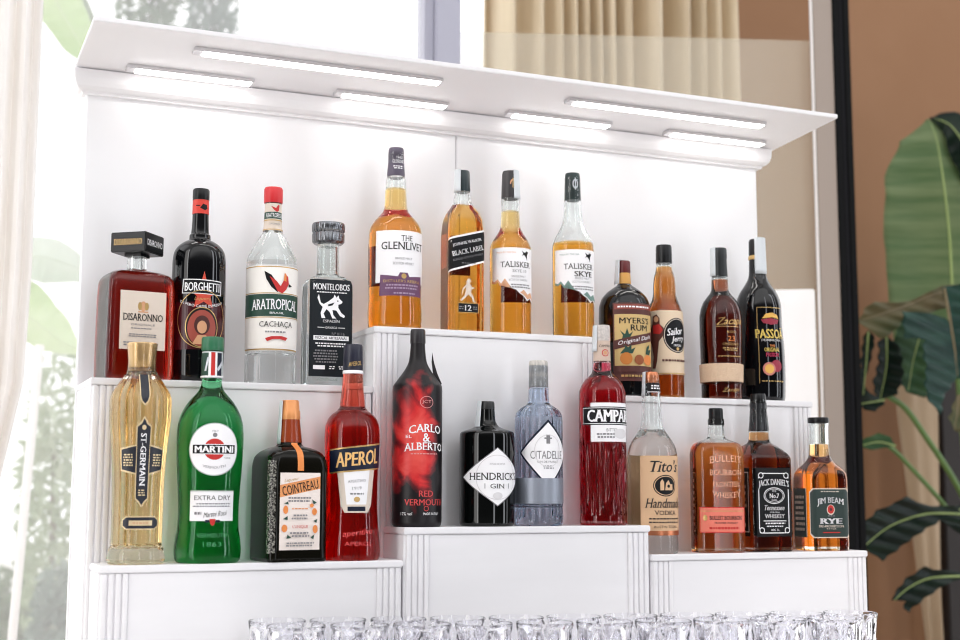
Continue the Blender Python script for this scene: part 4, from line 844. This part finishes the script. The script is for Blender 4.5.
blade([(862,338),(868,330),(874,338),(870,360),(864,384),(870,396),(862,402),(858,380)],[(868,332),(866,360),(863,395)],1.66,g2,ribg,.3,seed=6)
blade([(876,342),(886,334),(898,350),(900,376),(894,394),(882,400),(872,392),(870,384),(876,362)],[(886,336),(886,366),(880,398)],1.67,g2,ribg,.35,seed=7)
blade([(859,398),(866,392),(880,398),(884,404),(872,412),(862,410)],[(884,400),(872,402),(860,404)],1.64,g2,ribg,.3,seed=8)
blade([(946,418),(952,402),(958,394),(966,398),(964,428),(956,432),(950,426)],[(958,395),(957,410),(954,430)],1.46,g4,ribb,.4,seed=9)
# lower dark leaves
blade([(861,522),(874,510),(890,504),(900,497),(904,496),(914,502),(930,506),(952,506),(962,512),(962,524),(940,520),(922,530),(905,541),(893,550),(878,561),(874,556),(868,552),(864,545)],[(962,514),(925,514),(890,526),(864,546)],1.56,g2,ribg,.3,seed=11)
blade([(936,512),(962,504),(964,538),(952,530),(938,520)],[(962,508),(950,516),(940,516)],1.66,g2,ribg,.3,seed=12)
blade([(891,600),(897,588),(906,577),(918,570),(922,566),(932,570),(950,570),(964,574),(964,578),(945,584),(928,594),(914,604),(905,612),(902,608),(904,601)],[(964,576),(930,578),(908,588),(894,600)],1.56,g2,ribg,.3,seed=13)
blade([(858,446),(864,438),(878,433),(890,437),(895,446),(884,448),(870,450)],[(895,446),(878,442),(860,446)],1.66,g5,ribg,.3,seed=14)
def stem(L,r):
    bm=bmesh.new(); P=smooth_line(pts(L),8); tube(bm,P,r,8)
    o=obj('stem',bm,stg,None,60); o.parent=plant; o.matrix_parent_inverse=Matrix.Translation(-Vector(plant.location))
stem([(884,394,1.7),(905,408,1.7),(928,440,1.71),(955,482,1.72),(985,540,1.74)],.010)
stem([(862,441,1.68),(888,446,1.69),(915,472,1.7),(950,512,1.72),(985,560,1.74)],.008)
stem([(956,345,1.8),(962,420,1.78),(968,500,1.76),(975,640,1.75)],.012)
stem([(985,372,1.45),(992,420,1.55),(990,560,1.72)],.008); stem([(1010,262,1.6),(1008,400,1.68),(990,600,1.74)],.010)
bm=bmesh.new(); q=at(985,560,Y=1.74); tube(bm,smooth_line([Vector((q.x+.01,1.75,FZ)),Vector((q.x+.015,1.75,-.6)),q],6),.05,14)
o=obj('trunk',bm,mat('trunk_dark',(52,44,38),.8),None,60); o.parent=plant; o.matrix_parent_inverse=Matrix.Translation(-Vector(plant.location))
# pale drape, gathered towards the floor, behind the plant
def tap2(z):
    zt,zm=at(918,400,Y=2.1).z,at(936,640,Y=2.1).z; t=max(0,min(1.4,(zt-z)/(zt-zm)))
    a=at(899,400,Y=2.1).x*(1-t)+at(927,640,Y=2.1).x*t; b=at(938,400,Y=2.1).x*(1-t)+at(945,640,Y=2.1).x*t
    return (a,b)
curtain('drape',0,1,2.1,FZ,at(918,300,Y=2.1).z,2,.02,noisy('drape_beige',(168,146,120),(178,156,130),(10,10,2),.9),'pale beige drape narrowing towards the floor behind the banana-leaved plant',8,taper=tap2)
bm=bmesh.new(); a=at(945,500,Y=2.16); box(bm,a.x,a.x+.6,2.16,2.2,FZ,a.z+.55,.005)
tag(obj('screen_panel',bm,mat('dark_panel',(40,34,32),.7)),'dark panel leaning on the brown wall right of the pale drape','panel')

# ================================================================== outside the window
bm=bmesh.new(); box(bm,-8,10,1.6,30,FZ-.3,FZ-.2); tag(obj('terrace',bm,noisy('pale_stone',(222,222,214),(236,234,228),(1,1,1),.9)),kind='structure')
def shrub(name,x,y,z0,rx,ry,rz,n,size,m,label,cat,seed,group=None,trunk=None,off=0):
    rnd=random.Random(seed); root=empty(name,(x,y,FZ-.2),0,label,cat,group); bm=bmesh.new()
    for i in range(n):
        while True:
            p=Vector((rnd.uniform(-1,1),rnd.uniform(-1,1),rnd.uniform(-1,1)))
            if .2<p.length<1: break
        c=Vector((p.x*rx,p.y*ry,z0+rz+p.z*rz)); a=Vector((rnd.gauss(0,1),rnd.gauss(0,1),rnd.gauss(0,1))).normalized(); b=a.orthogonal().normalized(); s=size*rnd.uniform(.6,1.3)
        n_=a.cross(b)
        vs=[bm.verts.new(c+v) for v in (-a*s,b*s*.4-a*s*.2+n_*s*.1,a*s,-b*s*.4-a*s*.2+n_*s*.1)]; bm.faces.new(vs)
    o=obj('foliage',bm,m,root,None,recalc=False)
    bm=bmesh.new(); tube(bm,[(0,0,0),(.02,0,z0+rz*.6),(0,.02,z0+rz*1.4)],[.05*rx+.02,.035*rx+.01,.008],8); obj('trunk',bm,mat('bark',(130,116,100),.8),root,60)
lf1=leafy('foliage_pale',(128,146,118),(158,170,146),(3,3,3),.4); lf2=leafy('foliage_soft',(168,184,150),(196,206,182),(3,3,3),.4); lf3=leafy('foliage_grey',(124,142,130),(156,170,158),(3,3,3),.4)
p=at(150,10,Y=6.5); shrub('garden_tree',p.x,6.5,p.z-FZ-.5,.20,.3,.75,900,.06,lf1,'soft grey-green tree outside, left of its twin above the canopy','tree',21)
p=at(212,10,Y=6.9); shrub('garden_tree',p.x,6.9,p.z-FZ-.6,.17,.3,.75,900,.06,lf3,'soft grey-green tree outside, right of its twin above the canopy','tree',22)
p=at(52,470,Y=5); shrub('garden_bush',p.x,5.0,p.z-FZ-.75,.16,.25,.8,800,.05,lf2,'tall pale bush outside behind the slanting white pole','bush',23)
p=at(16,600,Y=6.3); shrub('garden_bush',p.x,6.3,p.z-FZ-.2,.22,.25,.30,600,.05,lf1,'low green bush outside at the lower left corner','bush',24)
p=at(58,605,Y=4.6); shrub('garden_bush',p.x,4.6,p.z-FZ-.2,.12,.2,.30,500,.045,lf3,'low green bush outside beside the foot of the display','bush',25)
# pale palm-like leaves outside the left window
palm=empty('garden_banana_plant',(at(-60,600,Y=2.3).x,2.3,FZ-.2),0,'sunlit pale banana plant outside the left window','plant')
pg=leafy('leaf_sunlit',(206,226,176),(226,238,206),(3,3,12),.45,.5); pr_=mat('rib_pale',(214,226,190),.5)
leaf(palm,pts([(18,-70,2.3),(38,-30,2.3),(58,5,2.32),(76,36,2.34),(92,64,2.36)]),[px(w,2.3) for w in (10,13,14,12,4)],[px(w,2.3) for w in (10,13,14,12,4)],pg,pr_,.005,fold=.4,seed=31)
leaf(palm,pts([(48,-60,2.5),(66,-20,2.5),(80,8,2.5),(98,40,2.5)]),[px(w,2.5) for w in (5,6,6,2)],[px(w,2.5) for w in (5,6,6,2)],leafy('leaf_grey',(176,186,170),(196,204,190),(3,3,12),.4,.5),pr_,.004,fold=.4,seed=32)
leaf(palm,pts([(-40,262,2.2),(-8,284,2.2),(20,308,2.2),(48,332,2.2),(80,352,2.22)]),[px(w,2.2) for w in (8,14,17,14,3)],[px(w,2.2) for w in (8,14,16,13,3)],pg,pr_,.004,fold=.35,seed=33)
leaf(palm,pts([(-30,250,2.4),(10,256,2.4),(50,258,2.4),(95,275,2.42)]),[px(w,2.4) for w in (8,12,12,4)],[px(w,2.4) for w in (8,12,16,6)],leafy('leaf_mist',(222,232,220),(234,240,232),(3,3,12),.4,.6),pr_,.003,fold=.3,seed=34)
bm=bmesh.new(); tube(bm,smooth_line([Vector(palm.location),Vector(palm.location)+Vector((.02,0,.9)),at(-40,262,Y=2.2)],8),[.05]*9+[.03]*8,12)
o=obj('trunk',bm,mat('bark',(130,116,100),.8),None,60); o.parent=palm; o.matrix_parent_inverse=Matrix.Translation(-Vector(palm.location))
bm=bmesh.new(); tube(bm,smooth_line([at(-40,262,Y=2.2),at(-30,100,Y=2.3),at(20,-60,Y=2.3)],8),.012,8); tube(bm,smooth_line([at(-40,262,Y=2.2),at(0,80,Y=2.4),at(60,-60,Y=2.5)],8),.010,8)
o=obj('stem',bm,pr_,None,60); o.parent=palm; o.matrix_parent_inverse=Matrix.Translation(-Vector(palm.location))

# ================================================================== light
w=bpy.data.worlds.new('world'); bpy.context.scene.world=w; w.use_nodes=True; nt=w.node_tree; N=nt.nodes; L=nt.links; N.clear()
out=N.new('ShaderNodeOutputWorld'); bg=N.new('ShaderNodeBackground'); tc=N.new('ShaderNodeTexCoord'); sp=N.new('ShaderNodeSeparateXYZ')
L.new(tc.outputs['Generated'],sp.inputs[0]); L.new(bg.outputs[0],out.inputs[0])
def ramp(sock,a,b):
    m=N.new('ShaderNodeMapRange'); m.interpolation_type='SMOOTHSTEP'; m.inputs['From Min'].default_value=a; m.inputs['From Max'].default_value=b
    L.new(sock,m.inputs['Value']); return m.outputs[0]
def mth(op,a,b):
    m=N.new('ShaderNodeMath'); m.operation=op
    for i,x in enumerate((a,b)):
        if isinstance(x,(int,float)): m.inputs[i].default_value=x
        else: L.new(x,m.inputs[i])
    return m.outputs[0]
def mixc(f,a,b):
    m=N.new('ShaderNodeMix'); m.data_type='RGBA'
    for s,x in ((m.inputs[0],f),(m.inputs[6],a),(m.inputs[7],b)):
        if isinstance(x,tuple): s.default_value=(*x,1)
        else: L.new(x,s)
    return m.outputs[2]
x,y,z=sp.outputs
sky=ramp(y,-.05,.12)                                   # the bright overcast sky beyond the window wall
ny=mth('MAXIMUM',mth('MULTIPLY',y,-1),.02)
uu=mth('DIVIDE',x,ny); vv=mth('DIVIDE',z,ny)
def win_or_fill(u0,u1,v0,v1,e=.05):
    return mth('MULTIPLY',mth('MULTIPLY',ramp(uu,u0-e,u0+e),ramp(uu,u1+e,u1-e)),mth('MULTIPLY',ramp(vv,v0-e,v0+e),ramp(vv,v1+e,v1-e)))
front=ramp(y,.0,-.05)
rw=mth('MULTIPLY',mth('ADD',win_or_fill(1.15,1.45,-.6,1.4,.03),mth('ADD',win_or_fill(2.35,2.7,-.8,2.0,.04),win_or_fill(.06,.13,-.5,.8,.015))),front)
lw=mth('MULTIPLY',win_or_fill(-2.05,-1.75,-.8,1.8,.03),front)
lb=mth('MULTIPLY',win_or_fill(-4.6,-2.1,-.9,2.6,.06),front)
room=mixc(ramp(z,.1,.8),(.085,.08,.082),(1.0,.99,1.0))
room=mixc(ramp(z,-.05,-.5),room,(1.15,1.13,1.12))
front_fill=mth('MULTIPLY',mth('MULTIPLY',win_or_fill(-1.4,1.0,.55,2.6,.2),front),1.0)  # added fill high in front, not a window; lightens the recesses
room=mixc(front_fill,room,(2.0,1.98,1.98))
col=mixc(lb,room,(3.4,3.3,3.25))
col=mixc(rw,col,(6.0,6.2,6.6))
col=mixc(lw,col,(8.5,8.4,8.4))
col=mixc(sky,col,(2.0,2.0,2.04))
L.new(col,bg.inputs[0]); bg.inputs[1].default_value=1.0
sc=bpy.context.scene
sc.view_settings.view_transform='Standard'; sc.view_settings.look='None'; sc.view_settings.exposure=-0.1; sc.view_settings.gamma=1; sc.view_settings.use_curve_mapping=False
cy=sc.cycles; cy.max_bounces=20; cy.transmission_bounces=16; cy.glossy_bounces=6; cy.diffuse_bounces=8; cy.transparent_max_bounces=24; cy.volume_bounces=0
cy.use_denoising=True; cy.filter_width=1.1; cy.sample_clamp_indirect=8; cy.blur_glossy=.5
